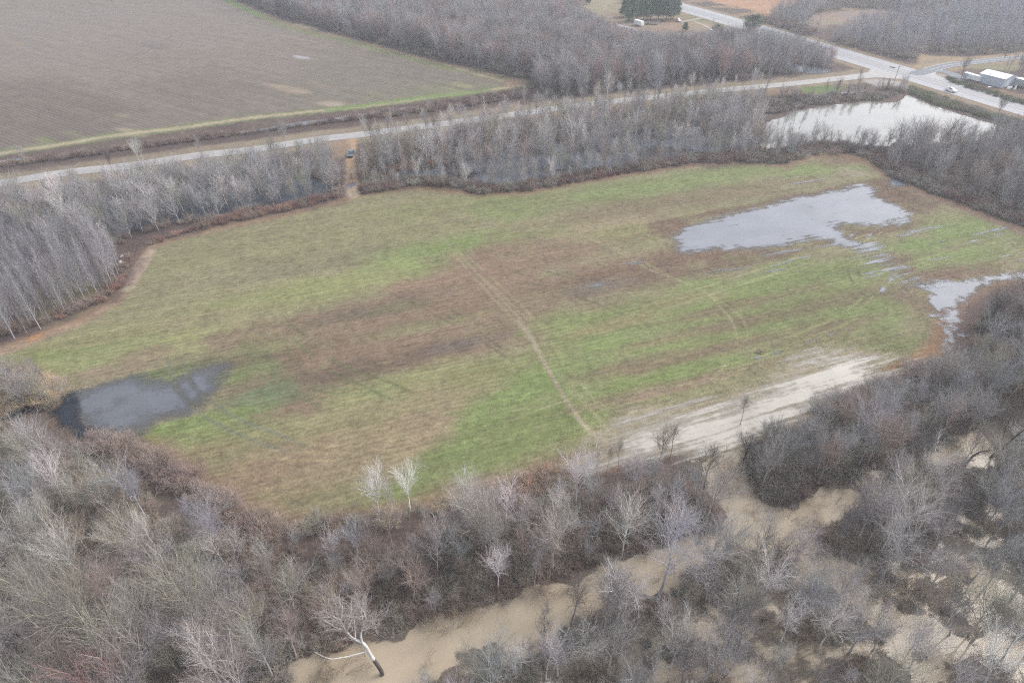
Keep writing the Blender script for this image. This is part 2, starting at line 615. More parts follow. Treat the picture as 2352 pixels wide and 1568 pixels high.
# roads
HW_T = GP([(1500, -8), (1561, 6), (1706, 47), (1811, 79), (1926, 115), (2026, 144), (2106, 163), (2156, 176), (2226, 195), (2352, 230)])
HW_B = GP([(1490, 4), (1561, 22), (1676, 57), (1776, 89), (1876, 121), (1956, 148), (2010, 163), (2076, 180), (2176, 210), (2276, 242)])


def extend(P, d0, d1):
    P = np.array(P)
    a = P[0] + (P[0] - P[1]) / np.linalg.norm(P[0] - P[1]) * d0
    b = P[-1] + (P[-1] - P[-2]) / np.linalg.norm(P[-1] - P[-2]) * d1
    return np.vstack([a, P, b])


def resample(P, n):
    P = np.array(P)
    s = np.r_[0, np.cumsum(np.linalg.norm(np.diff(P, axis=0), axis=1))]
    t = np.linspace(0, s[-1], n)
    return np.c_[np.interp(t, s, P[:, 0]), np.interp(t, s, P[:, 1])]


# a smooth centre line with an even width: fit through the middle of both edges
_m = 0.5 * (resample(extend(HW_T, 300, 200), 200) + resample(extend(HW_B, 300, 200), 200))
_s = np.linspace(-1, 1, 200)
HW = np.c_[np.polyval(np.polyfit(_s, _m[:, 0], 5), _s), np.polyval(np.polyfit(_s, _m[:, 1], 5), _s)]
HWW = 9.4
SR = resample(spline(extend(GP([(-150, 449), (0, 422), (150, 397), (300, 381), (450, 358), (575, 345), (720, 322), (825, 310), (950, 294),
                                (1176, 264), (1326, 243), (1526, 221), (1676, 206), (1826, 192), (1950, 178), (2010, 170)]), 120, 0), 4), 300)
SR[1:-1] = 0.25 * SR[:-2] + 0.5 * SR[1:-1] + 0.25 * SR[2:]
SRW = 3.4
CR = resample(spline(extend(GP([(2096, 172), (2141, 160), (2176, 151), (2226, 144.5), (2276, 139), (2352, 132)]), 0, 150), 6), 80)
CRW = 3.6
DRIVE = resample(spline(GP([(2160, 163), (2185, 170), (2205, 180), (2222, 187)]), 6), 20)
TRACK = spline(GP([(-120, 373), (0, 352), (120, 335), (280, 309), (420, 293), (560, 273), (700, 258), (840, 244), (1000, 222), (1090, 212), (1150, 203), (1190, 196)]), 4)
GATE = spline(GP([(806, 312), (806, 345), (806, 375), (807, 405), (808, 430), (811, 452)]), 4)

# ------------------------------------------------------------------ the ground
def axis_pts(fine, mid, far, hf, hm):
    a = np.arange(fine[0], fine[1] + 1e-6, hf)
    out = [a]
    out.append(np.arange(fine[1] + hm, mid[1], hm))
    out.insert(0, np.arange(fine[0] - hm, mid[0], -hm)[::-1])
    g, x = [], out[-1][-1]
    st = hm
    while x < far[1]:
        st *= 1.35
        x += st
        g.append(x)
    out.append(np.array(g))
    g, x = [], out[0][0]
    st = hm
    while x > far[0]:
        st *= 1.35
        x -= st
        g.insert(0, x)
    out.insert(0, np.array(g))
    return np.concatenate(out)


gx = axis_pts((-135, 205), (-420, 420), (-3500, 3500), 0.42, 1.6)
gy = axis_pts((50, 215), (20, 600), (-1500, 5000), 0.42, 1.6)
NX, NY = len(gx), len(gy)
XX, YY = np.meshgrid(gx, gy)
VX, VY = XX.ravel(), YY.ravel()
VC = np.tile(alb((126, 108, 101)), (len(VX), 1)).astype(float)      # leaf litter of the woods
lt = fbm(VX, VY, 14, 5)
VC *= (1 + 0.16 * lt)[:, None]
VC = VC + np.clip(fbm(VX, VY, 30, 8), 0, 1)[:, None] * (alb((120, 112, 92)) - VC) * 0.5
NOI = fbm(VX, VY, 7, 21)
NOI2 = fbm(VX, VY, 2.2, 33, 3)
_ca, _sa = math.cos(-ROW), math.sin(-ROW)
RU, RV = VX * _ca - VY * _sa, VX * _sa + VY * _ca
NROW = fbm(RU / 6.0, RV, 1.5, 44, 3)          # streaks along the drill rows
NBIG = fbm(RU / 1.7, RV, 9, 51, 5)
_ca, _sa = math.cos(-PROW), math.sin(-PROW)
PU, PV = VX * _ca - VY * _sa, VX * _sa + VY * _ca
NPROW = fbm(PU / 14.0, PV, 3.0, 61, 4)


def near(P, pad):
    P = np.asarray(P)
    return np.where((VX > P[:, 0].min() - pad) & (VX < P[:, 0].max() + pad) & (VY > P[:, 1].min() - pad) & (VY < P[:, 1].max() + pad))[0]


def paint(poly, col, soft=1.5, amp=1.5, strength=1.0, streak=0.0, k=ALB, prow=0.0):
    i = near(poly, soft + amp * 2 + 2)
    d = sdf(VX[i], VY[i], poly) + amp * (NOI[i] + 0.5 * NOI2[i]) + streak * NROW[i] + prow * NPROW[i]
    a = (smooth(-soft, soft, d) * strength)[:, None]
    VC[i] += a * (alb(col, k) - VC[i])


def blob(x, y, rx, ry, col, strength=1.0, streak=1.2, ang=None):
    """a patch of the field round a picture point; rx, ry metres along and across the rows"""
    px, py = G(x, y)
    ang = ROW if ang is None else ang
    R = max(rx, ry) * 1.9
    i = np.where((np.abs(VX - px) < R) & (np.abs(VY - py) < R))[0]
    dx, dy = VX[i] - px, VY[i] - py
    u, v = dx * math.cos(ang) + dy * math.sin(ang), -dx * math.sin(ang) + dy * math.cos(ang)
    d = 1 - np.hypot(u / rx, v / ry)
    d = d + 0.36 * NBIG[i] + 0.22 * NOI[i] + 0.12 * streak * NROW[i] + 0.10 * NOI2[i]
    a = (smooth(-0.45, 0.55, d) * strength)[:, None]
    VC[i] += a * (alb(col) - VC[i])


def stroke(pts, width, col, strength=1.0, soft=0.35, amp=0.25, breakup=0.0):
    P = np.array(pts)
    i = near(P, width + 3)
    d = width / 2 - line_dist(VX[i], VY[i], P) + amp * (NOI2[i])
    a = smooth(-soft, soft, d) * strength
    if breakup:
        a = a * smooth(-breakup, 0.3, NOI[i] + 0.35)
    VC[i] += a[:, None] * (alb(col) - VC[i])


# --- far away: pale winter farmland and woods
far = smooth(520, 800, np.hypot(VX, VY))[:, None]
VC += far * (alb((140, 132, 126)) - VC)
# --- verges of the roads
for P, w, c in ((SR, 21, (180, 164, 140)), (HW, 33, (178, 158, 132)), (CR, 17, (186, 162, 134))):
    i = near(P, w)
    d = w / 2 - line_dist(VX[i], VY[i], P[::4]) + 1.6 * NOI[i]
    VC[i] += smooth(-2, 2, d)[:, None] * (alb(c) - VC[i])
paint(GP([(560, 345), (700, 318), (800, 300), (1000, 270), (1180, 238), (1180, 250), (1000, 288), (800, 318), (600, 350)]), (172, 158, 136), 2, 1.5)
paint(GP([(-150, 425), (0, 400), (200, 372), (500, 335), (560, 320), (560, 345), (300, 378), (0, 418), (-150, 442)]), (170, 154, 132), 2, 1.5)
paint(GP([(960, 310), (1300, 258), (1560, 228), (1850, 198), (1960, 195), (1850, 222), (1760, 235), (1600, 250), (1300, 290), (1000, 338)]), (162, 138, 116), 3, 3)
paint(GP([(1840, 200), (1900, 195), (1950, 200), (1900, 214), (1850, 214)]), (130, 150, 92), 2, 2)
# --- plowed field
paint(PLOW, (160, 147, 134), 1.2, 0.8)
for poly, c, s in (
        ([(-300, 420), (0, 352), (300, 305), (330, 240), (120, 180), (-300, 200)], (136, 125, 115), .75),
        ([(330, 300), (700, 255), (760, 200), (500, 150), (250, 200)], (146, 136, 123), .7),
        ([(700, 250), (1150, 205), (1000, 155), (760, 110), (700, 150)], (148, 141, 124), .8),
        ([(-600, 60), (520, 0), (700, 80), (400, 120), (-300, 200)], (164, 152, 142), .7),
        ([(800, 235), (1150, 205), (1130, 190), (1000, 195), (860, 220)], (150, 150, 118), .6)):
    paint(GP(poly), c, 9, 6, s, prow=4)
VC_in = near(PLOW, 2)
for (x, y, rx, ry, c, s) in ((660, 204, 14, 3.0, (196, 176, 152), .7), (740, 196, 9, 2, (180, 160, 140), .6), (690, 62, 15, 5, (212, 195, 168), .9),
                             (720, 74, 16, 4, (205, 186, 160), .8), (766, 240, 8, 4, (198, 180, 160), .9), (692, 132, 6, 2.2, (206, 204, 206), .9),
                             (665, 85, 12, 2, (186, 172, 158), .5), (700, 92, 10, 2, (186, 172, 158), .4), (300, 304, 8, 2.4, (206, 186, 160), .8),
                             (275, 265, 5, 2, (184, 170, 140), .5), (100, 322, 6, 3, (150, 156, 104), .7), (170, 308, 6, 2, (146, 150, 110), .5),
                             (42, 100, 6, 1.5, (205, 170, 130), .6), (1070, 198, 8, 3, (182, 176, 128), .6), (1040, 206, 10, 2, (172, 168, 124), .6),
                             (350, 105, 16, 5, (140, 130, 128), .5), (600, 240, 10, 2.5, (170, 158, 146), .5)):
    blob(x, y, rx, ry, c, s, 0.6, PROW)
# green and tan margins of the plowed field
stroke(TRACK, 7.5, (150, 160, 112), .85, 1.2, 1.2)
stroke(TRACK, 3.4, (208, 192, 162), .95, .6, .6)
for a, b in ((560, 640), (760, 860), (940, 1130)):
    pass
stroke(spline(GP([(760, 253), (850, 240), (950, 226), (1050, 216), (1120, 208)]), 4), 4.5, (146, 168, 104), .9, 1, 1)
NEDGE = GP(spline([(490, -14), (545, 12), (600, 36), (665, 62), (735, 81), (800, 94), (900, 121), (990, 146), (1080, 166), (1150, 181), (1186, 190)], 4))
stroke(NEDGE, 9.0, (158, 162, 118), .9, 1.5, 1.5)
stroke(NEDGE + np.array([0.5, 4.5]), 4.0, (186, 160, 134), .7, 1.2, 1.2)
stroke(NEDGE[:9] + np.array([0.0, 0.0]), 5.0, (142, 166, 106), .9, 1, 1)
stroke(GP(spline([(1050, 157), (1100, 172), (1140, 182), (1172, 190), (1185, 196), (1160, 203)], 4)), 2.6, (205, 186, 160), .9, .6, .5)
paint(GP([(1162, 184), (1200, 184), (1215, 192), (1180, 202), (1158, 200)]), (186, 158, 136), 1.2, 1.5)
paint(GP([(1174, 182), (1196, 178), (1216, 190), (1205, 197), (1180, 196)]), (182, 156, 136), 2, 2)
# --- beyond the highway
paint(OFIELD, (216, 168, 130), 2, 2.5)
for _ in range(26):
    blob(1600 + 340 * random.random(), -6 + 42 * random.random(), 14, 4, random.choice(((226, 184, 146), (200, 150, 116), (206, 176, 140))), .6, 1, 0.2)
paint(YARD, (186, 166, 140), 5, 5)
paint(GP([(1340, -5), (1420, -5), (1420, 22), (1380, 34), (1330, 30)]), (184, 172, 142), 6, 4)
for (x, y, rx, ry, c, s) in ((1480, 68, 20, 9, (188, 158, 134), .8), (1560, 58, 22, 8, (186, 160, 136), .7), (1540, 48, 24, 5, (168, 118, 96), .75), (1590, 78, 22, 6, (184, 174, 132), .7),
                             (1615, 50, 14, 6, (160, 158, 112), .7), (1650, 45, 16, 5, (140, 146, 98), .75), (1670, 55, 12, 4, (150, 152, 106), .6),
                             (1570, 73, 5, 2.2, (150, 104, 84), .8), (1500, 95, 26, 7, (190, 178, 146), .6), (1440, 90, 10, 6, (176, 156, 132), .6)):
    blob(x, y, rx, ry, c, s, .4, 0.1)
stroke(GP(spline([(1618, 40), (1590, 46), (1560, 50)], 5)), 4.2, (206, 200, 190), .95, .8, .5)
stroke(GP(spline([(1596, 50), (1615, 57), (1632, 66), (1641, 71)], 5)), 1.6, (222, 216, 206), .95, .5, .3)
stroke(GP([(1570, 20), (1600, 30), (1592, 40), (1562, 36)]), 8, (160, 152, 112), .8, 2, 1)
paint(GP([(1856, 44), (1900, 30), (1960, 24), (2040, 25), (2060, 38), (2040, 52), (1980, 58), (1920, 56), (1890, 66), (1860, 58)]), (180, 158, 142), 6, 5)
for (x, y, rx, ry, c, s) in ((1905, 40, 16, 5, (198, 168, 140), .8), (1960, 38, 22, 6, (166, 150, 146), .7), (2010, 48, 20, 6, (180, 148, 124), .7), (1900, 54, 14, 4, (170, 164, 124), .5),
                             (1960, 48, 10, 2, (200, 170, 142), .6)):
    blob(x, y, rx, ry, c, s, .4, 0.1)
paint(GP([(2105, 122), (2140, 128), (2200, 130), (2235, 132), (2180, 147), (2130, 158), (2090, 152), (2110, 142)]), (198, 174, 142), 2, 2)
blob(2145, 142, 9, 3.5, (160, 154, 136), .6)
paint(GP([(2240, 132), (2310, 122), (2360, 120), (2360, 128), (2280, 134)]), (196, 172, 146), 2, 2)
paint(GP([(2235, 150), (2290, 146), (2340, 148), (2340, 165), (2270, 160), (2230, 164)]), (168, 160, 124), 3, 3)
paint(GP([(2140, 168), (2165, 165), (2215, 190), (2300, 220), (2360, 238), (2360, 220), (2290, 200), (2240, 190), (2200, 172)]), (166, 138, 116), 2.5, 2.5)
blob(2155, 173, 5, 3, (212, 206, 198), .9)
paint(GP([(1990, 186), (2010, 180), (2050, 184), (2078, 190), (2082, 200), (2050, 206), (2010, 198)]), (205, 196, 190), 1.6, 2.4)
stroke(HW[:, :] + 0, 1, (200, 180, 150), 0)

# --- the grass field
paint(FIELD, (164, 158, 118), 1.2, 1.4)
GREEN, PALE, TAN, BRN, DBR, OLV = (150, 170, 98), (172, 174, 116), (184, 164, 132), (163, 138, 116), (138, 117, 101), (162, 158, 116)
FB = [  # picture point, half length and half width in metres, colour, strength
    (560, 590, 40, 12, OLV, .9), (700, 560, 44, 14, OLV, .9), (900, 520, 40, 12, (164, 160, 116), .9), (1050, 470, 34, 8, (158, 160, 108), .8),
    (480, 660, 26, 10, (166, 158, 122), .9), (700, 640, 40, 9, (172, 164, 126), .8), (820, 590, 36, 7, (150, 148, 112), .6),
    (620, 700, 34, 7, (164, 166, 112), .8), (880, 630, 44, 6, (168, 174, 108), .85), (1000, 580, 22, 8, (160, 176, 104), .9), (1080, 560, 16, 9, GREEN, .95),
    (430, 770, 24, 7, (170, 162, 122), .8), (260, 780, 14, 6, GREEN, .8), (150, 800, 14, 4, (150, 160, 90), .9), (180, 830, 14, 6, GREEN, .8),
    (340, 800, 22, 5, PALE, .8), (500, 780, 16, 5, PALE, .7), (300, 760, 22, 3.5, (178, 164, 126), .6), (380, 690, 24, 6, (166, 160, 118), .6),
    (1180, 480, 18, 7, GREEN, .85), (1300, 450, 30, 8, (152, 158, 104), .85), (1450, 440, 34, 7, (150, 152, 106), .8), (1600, 410, 38, 7, (146, 160, 98), .85),
    (1480, 430, 40, 2.5, GREEN, .6), (1700, 400, 30, 6, (148, 162, 100), .8), (1880, 390, 16, 5, GREEN, .9), (1840, 368, 8, 3, TAN, .8), (1960, 395, 6, 3, (190, 176, 150), .9),
    (1950, 365, 14, 5, (158, 130, 108), .8), (1980, 385, 5, 2, GREEN, .7), (2030, 420, 7, 4, (158, 162, 104), .8),
    (1280, 540, 22, 8, (156, 160, 104), .8), (1400, 520, 24, 8, TAN, .7), (1450, 480, 44, 5, (158, 142, 110), .7), (1650, 450, 40, 6, (154, 138, 110), .8), (1430, 540, 12, 6, (160, 168, 100), .7),
    # the brown stubble middle
    (1250, 590, 26, 11, BRN, .95), (1130, 640, 22, 9, BRN, .95), (1350, 640, 30, 9, BRN, .95), (1500, 600, 22, 7, BRN, .9), (1450, 640, 22, 6, (150, 128, 108), .8),
    (1000, 650, 16, 5, (170, 138, 118), .9), (960, 690, 20, 7, BRN, .95), (1100, 700, 24, 8, BRN, .95), (820, 720, 24, 6, (158, 134, 116), .95), (720, 760, 22, 8, BRN, .95),
    (900, 760, 26, 9, BRN, .95), (1060, 750, 16, 7, BRN, .9), (640, 780, 12, 6, (158, 140, 112), .8), (780, 810, 22, 7, BRN, .95), (900, 830, 20, 6, BRN, .9),
    (660, 830, 13, 5, (152, 128, 106), .9), (720, 870, 16, 4, DBR, .85), (820, 860, 15, 4, DBR, .8), (600, 880, 10, 6, (144, 132, 104), .8), (700, 910, 13, 4, (146, 134, 104), .75),
    (640, 950, 10, 3, BRN, .9), (720, 935, 15, 3.5, BRN, .85), (580, 930, 8, 4, (136, 148, 104), .8), (600, 905, 7, 2.5, (130, 146, 108), .7), (1180, 770, 14, 5, BRN, .85),
    (1020, 800, 16, 2.5, DBR, .75), (1060, 790, 10, 2, (136, 122, 118), .7), (870, 712, 14, 2, (138, 134, 100), .8), (790, 725, 10, 2, (136, 120, 104), .7), (1210, 700, 12, 6, (160, 140, 112), .8),
    (560, 850, 7, 4, (140, 152, 98), .7), (600, 800, 10, 2.5, (150, 150, 104), .6), (1000, 745, 14, 2.2, (152, 158, 106), .5),
    (1640, 580, 40, 4, (144, 118, 98), .95), (1550, 520, 7, 7, (146, 118, 100), .9), (1700, 600, 30, 3, (140, 116, 98), .8), (1900, 440, 44, 2.4, (142, 116, 98), .8), (1760, 470, 40, 2.2, (142, 116, 98), .7),
    (2060, 450, 10, 8, (138, 112, 96), .95), (2100, 480, 9, 5, (140, 116, 98), .95), (2020, 530, 24, 2.6, (140, 116, 96), .85), (2060, 600, 8, 7, (140, 118, 100), .85), (2120, 620, 13, 6, (146, 122, 104), .9),
    (2150, 700, 4, 6, (150, 122, 104), .9), (2090, 690, 7, 9, (148, 126, 104), .8), (2230, 620, 14, 3, (150, 122, 104), .8), (1380, 660, 9, 3, (146, 132, 122), .7), (1600, 640, 20, 3, (150, 138, 106), .7),
    # the green right half
    (1500, 720, 28, 9, (150, 164, 98), .9), (1750, 660, 32, 8, GREEN, .85), (1900, 640, 22, 8, (146, 160, 96), .85), (1650, 760, 26, 8, (150, 160, 98), .85), (1850, 720, 22, 10, (144, 158, 94), .85),
    (2000, 720, 12, 8, (142, 160, 92), .8), (2050, 780, 9, 5, (140, 150, 90), .8), (1400, 800, 22, 8, GREEN, .9), (1350, 740, 14, 6, (152, 166, 100), .85), (1600, 850, 22, 4, GREEN, .85), (1500, 870, 24, 5, (146, 164, 92), .85),
    (1300, 860, 13, 6, GREEN, .85), (1180, 900, 18, 9, (144, 166, 92), .9), (1080, 960, 18, 6, GREEN, .9), (1250, 960, 15, 6, (144, 160, 92), .9), (1150, 1020, 20, 5, (144, 160, 92), .9), (1050, 1080, 14, 3, (142, 158, 92), .85),
    (1000, 1050, 8, 5, (142, 160, 92), .85), (900, 1120, 10, 3.4, (140, 158, 90), .85), (830, 1160, 8, 3, (146, 156, 96), .8), (1300, 1030, 10, 2.5, (148, 150, 96), .7),
    (2100, 560, 14, 6, (140, 164, 90), .9), (2200, 530, 18, 7, (140, 162, 90), .9), (2250, 580, 16, 5, (142, 160, 92), .9), (2180, 590, 16, 3, GREEN, .7), (2290, 540, 9, 4, (150, 156, 100), .7), (2170, 500, 10, 3, (150, 158, 98), .7),
    (1700, 700, 24, 1.6, (150, 132, 104), .6), (1560, 770, 24, 2, (156, 136, 108), .7), (1700, 790, 24, 2.2, (150, 130, 104), .65), (1880, 770, 16, 2.4, (148, 130, 104), .65), (1440, 835, 16, 1.8, (156, 136, 108), .6),
    (1700, 850, 20, 1.6, (158, 136, 112), .65), (1450, 905, 18, 1.4, (160, 140, 112), .55), (1760, 730, 16, 2.0, (148, 128, 104), .5), (1590, 815, 18, 1.6, (160, 138, 112), .6), (1380, 860, 10, 2, (150, 132, 104), .5), (1560, 890, 14, 1.2, (186, 158, 134), .6),
    (1480, 905, 12, 1.2, (184, 160, 136), .5), (1930, 690, 16, 3, (150, 134, 104), .5), (1560, 690, 14, 3, (164, 146, 112), .55), (1440, 740, 14, 2.4, (172, 150, 116), .6), (1380, 700, 8, 3, (162, 142, 112), .6),
    (1620, 720, 18, 2, (150, 134, 104), .5), (1800, 700, 20, 1.6, (142, 146, 92), .6), (1280, 800, 8, 3, (152, 152, 100), .5), (1960, 740, 14, 1.8, (146, 128, 100), .55), (1980, 680, 12, 2.4, (146, 130, 100), .5),
    # front: tan and pale green
    (950, 890, 18, 6, (168, 172, 112), .85), (1020, 900, 10, 5, (178, 162, 124), .8), (880, 960, 17, 5, (176, 160, 124), .85), (760, 1000, 20, 5, (172, 164, 118), .85), (960, 985, 8, 4, (186, 162, 132), .8),
    (900, 1030, 10, 5, (184, 162, 130), .8), (700, 1050, 18, 6, (176, 158, 122), .85), (600, 1000, 14, 4, (166, 160, 112), .8), (520, 990, 12, 4, (152, 160, 100), .85), (430, 985, 12, 3, (146, 166, 92), .9),
    (360, 1005, 7, 2.6, (140, 164, 84), .9), (480, 960, 7, 2, (146, 166, 92), .8), (600, 1080, 15, 5, (170, 146, 116), .85), (560, 1130, 11, 4, (166, 142, 114), .85), (680, 1130, 12, 4, (166, 148, 112), .8), (760, 1080, 11, 4, (172, 154, 120), .8),
    (780, 1140, 8, 3, (160, 152, 110), .8), (650, 1180, 9, 2, (160, 146, 112), .8), (460, 1050, 9, 4, (160, 146, 108), .8), (450, 1000, 7, 2.5, (150, 160, 100), .7), (1130, 850, 12, 4, (162, 164, 106), .7),
    (220, 855, 6, 3, (170, 150, 126), .85), (300, 845, 7, 3, (168, 148, 122), .8), (250, 880, 6, 2, (176, 154, 128), .8), (330, 820, 7, 3, (166, 146, 118), .7), (420, 845, 11, 2, (122, 142, 84), .8), (350, 860, 8, 1.6, (112, 128, 82), .8),
    (400, 868, 6, 1.0, (132, 164, 78), .8), (480, 828, 8, 1.5, (134, 126, 96), .7), (560, 830, 8, 2, (130, 112, 92), .7), (520, 870, 4, 2.5, (138, 154, 92), .7),
]
i_all = near(FIELD, 3)
for b in FB:
    blob(*b)
# broken mix of green shoots and stubble everywhere in the field
mixn = smooth(0.15, 0.9, fbm(RU / 2.0, RV, 2.6, 77, 5)) * 0.26
gmask = smooth(0, 4, sdf(VX[i_all], VY[i_all], FIELD))
VC[i_all] += (mixn[i_all] * gmask)[:, None] * (alb((150, 132, 108)) - VC[i_all])
mixn = smooth(0.2, 0.9, fbm(RU / 1.7, RV, 3.4, 78, 5)) * 0.18
VC[i_all] += (mixn[i_all] * gmask)[:, None] * (alb((150, 166, 100)) - VC[i_all])
mixn = smooth(0.25, 0.8, fbm(VX, VY, 1.3, 79, 3)) * 0.16
VC[i_all] *= 1 - (mixn[i_all] * gmask)[:, None]
# dry-grass and leaf fringe between field and woods
fr = sdf(VX[i_all], VY[i_all], FIELD)
fm = smooth(4.2, 0.6, fr + 1.2 * NOI[i_all]) * smooth(-3, -0.5, fr)
VC[i_all] += (fm * 0.8)[:, None] * (alb((166, 138, 116)) - VC[i_all])
paint(GP([(320, 590), (340, 568), (356, 560), (352, 585), (330, 620), (304, 660), (286, 672), (290, 648), (306, 612)]), (208, 186, 164), .8, .6)
paint(GP([(270, 675), (290, 655), (306, 660), (290, 672)]), (202, 190, 160), .8, .6)
paint(GP([(-40, 810), (40, 785), (100, 762), (180, 735), (240, 700), (285, 665), (290, 680), (240, 722), (180, 748), (100, 780), (40, 800), (-40, 830)]), (186, 158, 134), 1, .8, .9)
paint(GP([(60, 778), (100, 764), (96, 774), (70, 784)]), (206, 160, 116), .6, .5)
paint(GP([(350, 556), (460, 534), (600, 500), (620, 506), (500, 532), (400, 554), (350, 572)]), (176, 152, 126), 1.0, 1.0, .8)
paint(GP([(880, 436), (960, 424), (1040, 430), (1110, 446), (1060, 448), (960, 436)]), (164, 132, 106), 1.4, 1.4, .8)
paint(GP([(1850, 350), (1905, 342), (1965, 352), (2010, 372), (2030, 400), (1990, 382), (1930, 362), (1860, 362)]), (160, 128, 106), 1.4, 1.4, .8)
paint(GP([(2030, 408), (2100, 432), (2200, 468), (2300, 505), (2380, 535), (2380, 550), (2300, 522), (2200, 482), (2100, 446), (2040, 420)]), (156, 130, 112), 1.2, 1.0, .8)
paint(GP([(2170, 740), (2164, 785), (2130, 826), (2060, 858), (2000, 868), (2040, 845), (2100, 812), (2140, 770), (2150, 740)]), (176, 138, 108), 1.0, 1.0, .85)
paint(GP([(1300, 1070), (1380, 1040), (1400, 1022), (1340, 1034), (1240, 1068)]), (158, 130, 106), .8, .8, .8)

# tyre tracks and the trodden path
LT, GT, DT = (188, 186, 136), (146, 168, 104), (112, 114, 86)


def tracks(pts, col, gap=1.9, w=0.55, strength=.75, breakup=.12):
    strength = min(1.0, strength * (1.25 if col is DT else .95))
    w = max(w * .85, .42)
    P = resample(spline(GP(pts), 6), 80)
    t = np.gradient(P, axis=0)
    n = np.c_[-t[:, 1], t[:, 0]] / np.linalg.norm(t, axis=1)[:, None]
    for sgn in ((-.5, .5) if gap else (0,)):
        stroke(P + n * sgn * gap, w, col, strength, .3, .12, breakup)


PATH = [(1035, 560), (1075, 612), (1130, 672), (1190, 737), (1222, 779), (1242, 819), (1272, 870), (1301, 919), (1331, 964), (1366, 996), (1402, 1018)]
tracks(PATH[:5], (182, 172, 134), 1.6, .5, .8, 0)
tracks(PATH[3:], (192, 178, 152), 0, 1.0, 1, 0)
tracks([(1060, 585), (1150, 665), (1220, 735), (1250, 775), (1300, 850), (1370, 940), (1400, 980)], LT, 1.8, .5, .5)
tracks([(1246, 788), (1326, 893), (1396, 958)], LT, 3.0, .5, .55)
tracks([(1236, 800), (1290, 880), (1360, 960), (1386, 990)], (170, 160, 116), 2.4, .45, .6)
tracks(q2([(0, 590), (80, 640), (150, 690)], 1176, 523.7), (120, 104, 92), 1.6, .4, .6)
tracks(q2([(240, 0), (480, 105), (640, 195), (850, 270), (960, 365), (1020, 450), (1030, 540), (1000, 600), (930, 690)], 1176, 523.7), LT, 0, .8, .5)
tracks(q2([(400, 60), (560, 130), (740, 230), (900, 300), (1020, 380), (1070, 440), (1086, 530), (1070, 620), (1030, 680)], 1176, 523.7), LT, 0, .7, .45)
tracks(q2([(620, 350), (900, 265), (1190, 175), (1450, 95), (1640, 25)], 1176, 523.7), LT, 0, .7, .7)
tracks(q2([(700, 370), (960, 290), (1250, 195), (1500, 110), (1700, 20)], 1176, 523.7), LT, 0, .7, .65)
tracks(q2([(1960, 145), (1740, 245), (1610, 320), (1520, 390), (1400, 450), (1200, 520), (960, 580)], 1176, 523.7), (166, 174, 112), 0, .8, .7)
tracks(q2([(1980, 155), (1780, 235), (1690, 290), (1600, 370), (1560, 430), (1400, 490), (1110, 600)], 1176, 523.7), (166, 172, 112), 0, .8, .65)
tracks(q2([(1540, 190), (1560, 240), (1600, 290), (1620, 310)], 1176, 523.7), DT, 0, .6, .7)
tracks(q2([(1590, 200), (1600, 230), (1640, 280), (1670, 310)], 1176, 523.7), DT, 0, .6, .7)
tracks(q2([(1700, 140), (1740, 210), (1800, 270), (1850, 330)], 1176, 523.7), (170, 160, 150), 2.0, .5, .6)
tracks(q2([(0, 260), (200, 280), (380, 330), (520, 390)], 1176, 523.7), DT, 2.2, .5, .6)
tracks(q2([(90, 170), (250, 215), (420, 260), (560, 280)], 1176, 523.7), DT, 2.0, .5, .5)
tracks(q2([(0, 880), (250, 790), (520, 700), (860, 610), (1100, 560)], 1176, 523.7), LT, 0, .6, .45)
tracks(q2([(0, 840), (300, 790), (520, 750), (900, 700), (1080, 640)], 1176, 523.7), LT, 0, .6, .5)
for P in ([(1480, 540), (1700, 530), (1850, 520)], [(1500, 560), (1680, 556), (1860, 548)]):
    tracks(q2(P, 1176, 523.7 - 60), (178, 166, 116), 0, .6, .3)
tracks([(2024, 520), (2080, 470), (2160, 500), (2250, 520), (2310, 548), (2330, 580), (2290, 612)], (166, 176, 110), 1.8, .45, .5)
tracks([(1980, 600), (2100, 560), (2200, 530), (2260, 528)], (172, 180, 116), 1.8, .45, .5)
tracks([(1990, 652), (2090, 608), (2180, 584), (2290, 560)], (172, 184, 112), 1.8, .5, .7)
tracks(q2([(1830, 300), (1950, 360), (2080, 430), (2180, 480), (2250, 530), (2380, 610)], 0, 523.7), (116, 106, 92), 1.6, .5, .65)
tracks(q2([(1860, 280), (2000, 340), (2140, 420), (2230, 490)], 0, 523.7), (116, 122, 82), 0, .7, .6)
tracks(q2([(1070, 560), (1160, 610), (1230, 680), (1310, 740), (1400, 775), (1480, 800)], 0, 523.7), (120, 140, 92), 1.4, .5, .8)
tracks(q2([(1120, 540), (1230, 600), (1290, 670), (1370, 715), (1470, 740), (1600, 750), (1750, 740)], 0, 523.7), (124, 142, 92), 1.4, .5, .8)
tracks(q2([(1260, 480), (1330, 560), (1340, 610)], 0, 523.7), (120, 128, 84), 0, .6, .7)
tracks(q2([(1350, 510), (1450, 600), (1530, 660), (1680, 730), (1800, 790)], 0, 523.7), (116, 132, 84), 0, .7, .8)
tracks(q2([(1330, 440), (1450, 530), (1530, 600), (1600, 640), (1740, 690), (1900, 755)], 0, 523.7), (118, 126, 84), 0, .7, .8)
tracks(q2([(1200, 450), (1165, 500), (1220, 540), (1300, 560), (1480, 540), (1700, 480)], 0, 523.7), (156, 162, 104), 1.6, .5, .5)
tracks(q2([(1060, 470), (1080, 520), (1150, 560)], 0, 523.7), (156, 166, 104), 1.6, .5, .5)
tracks(q2([(770, 600), (790, 680), (830, 760), (900, 830), (960, 880), (1060, 930), (1200, 990), (1330, 1030)], 0, 523.7), (134, 140, 124), 0, .9, .7, 0)
tracks(q2([(835, 590), (850, 640), (880, 710), (940, 780), (1020, 830), (1110, 885), (1250, 935), (1400, 1000)], 0, 523.7), (134, 140, 124), 0, .9, .7, 0)
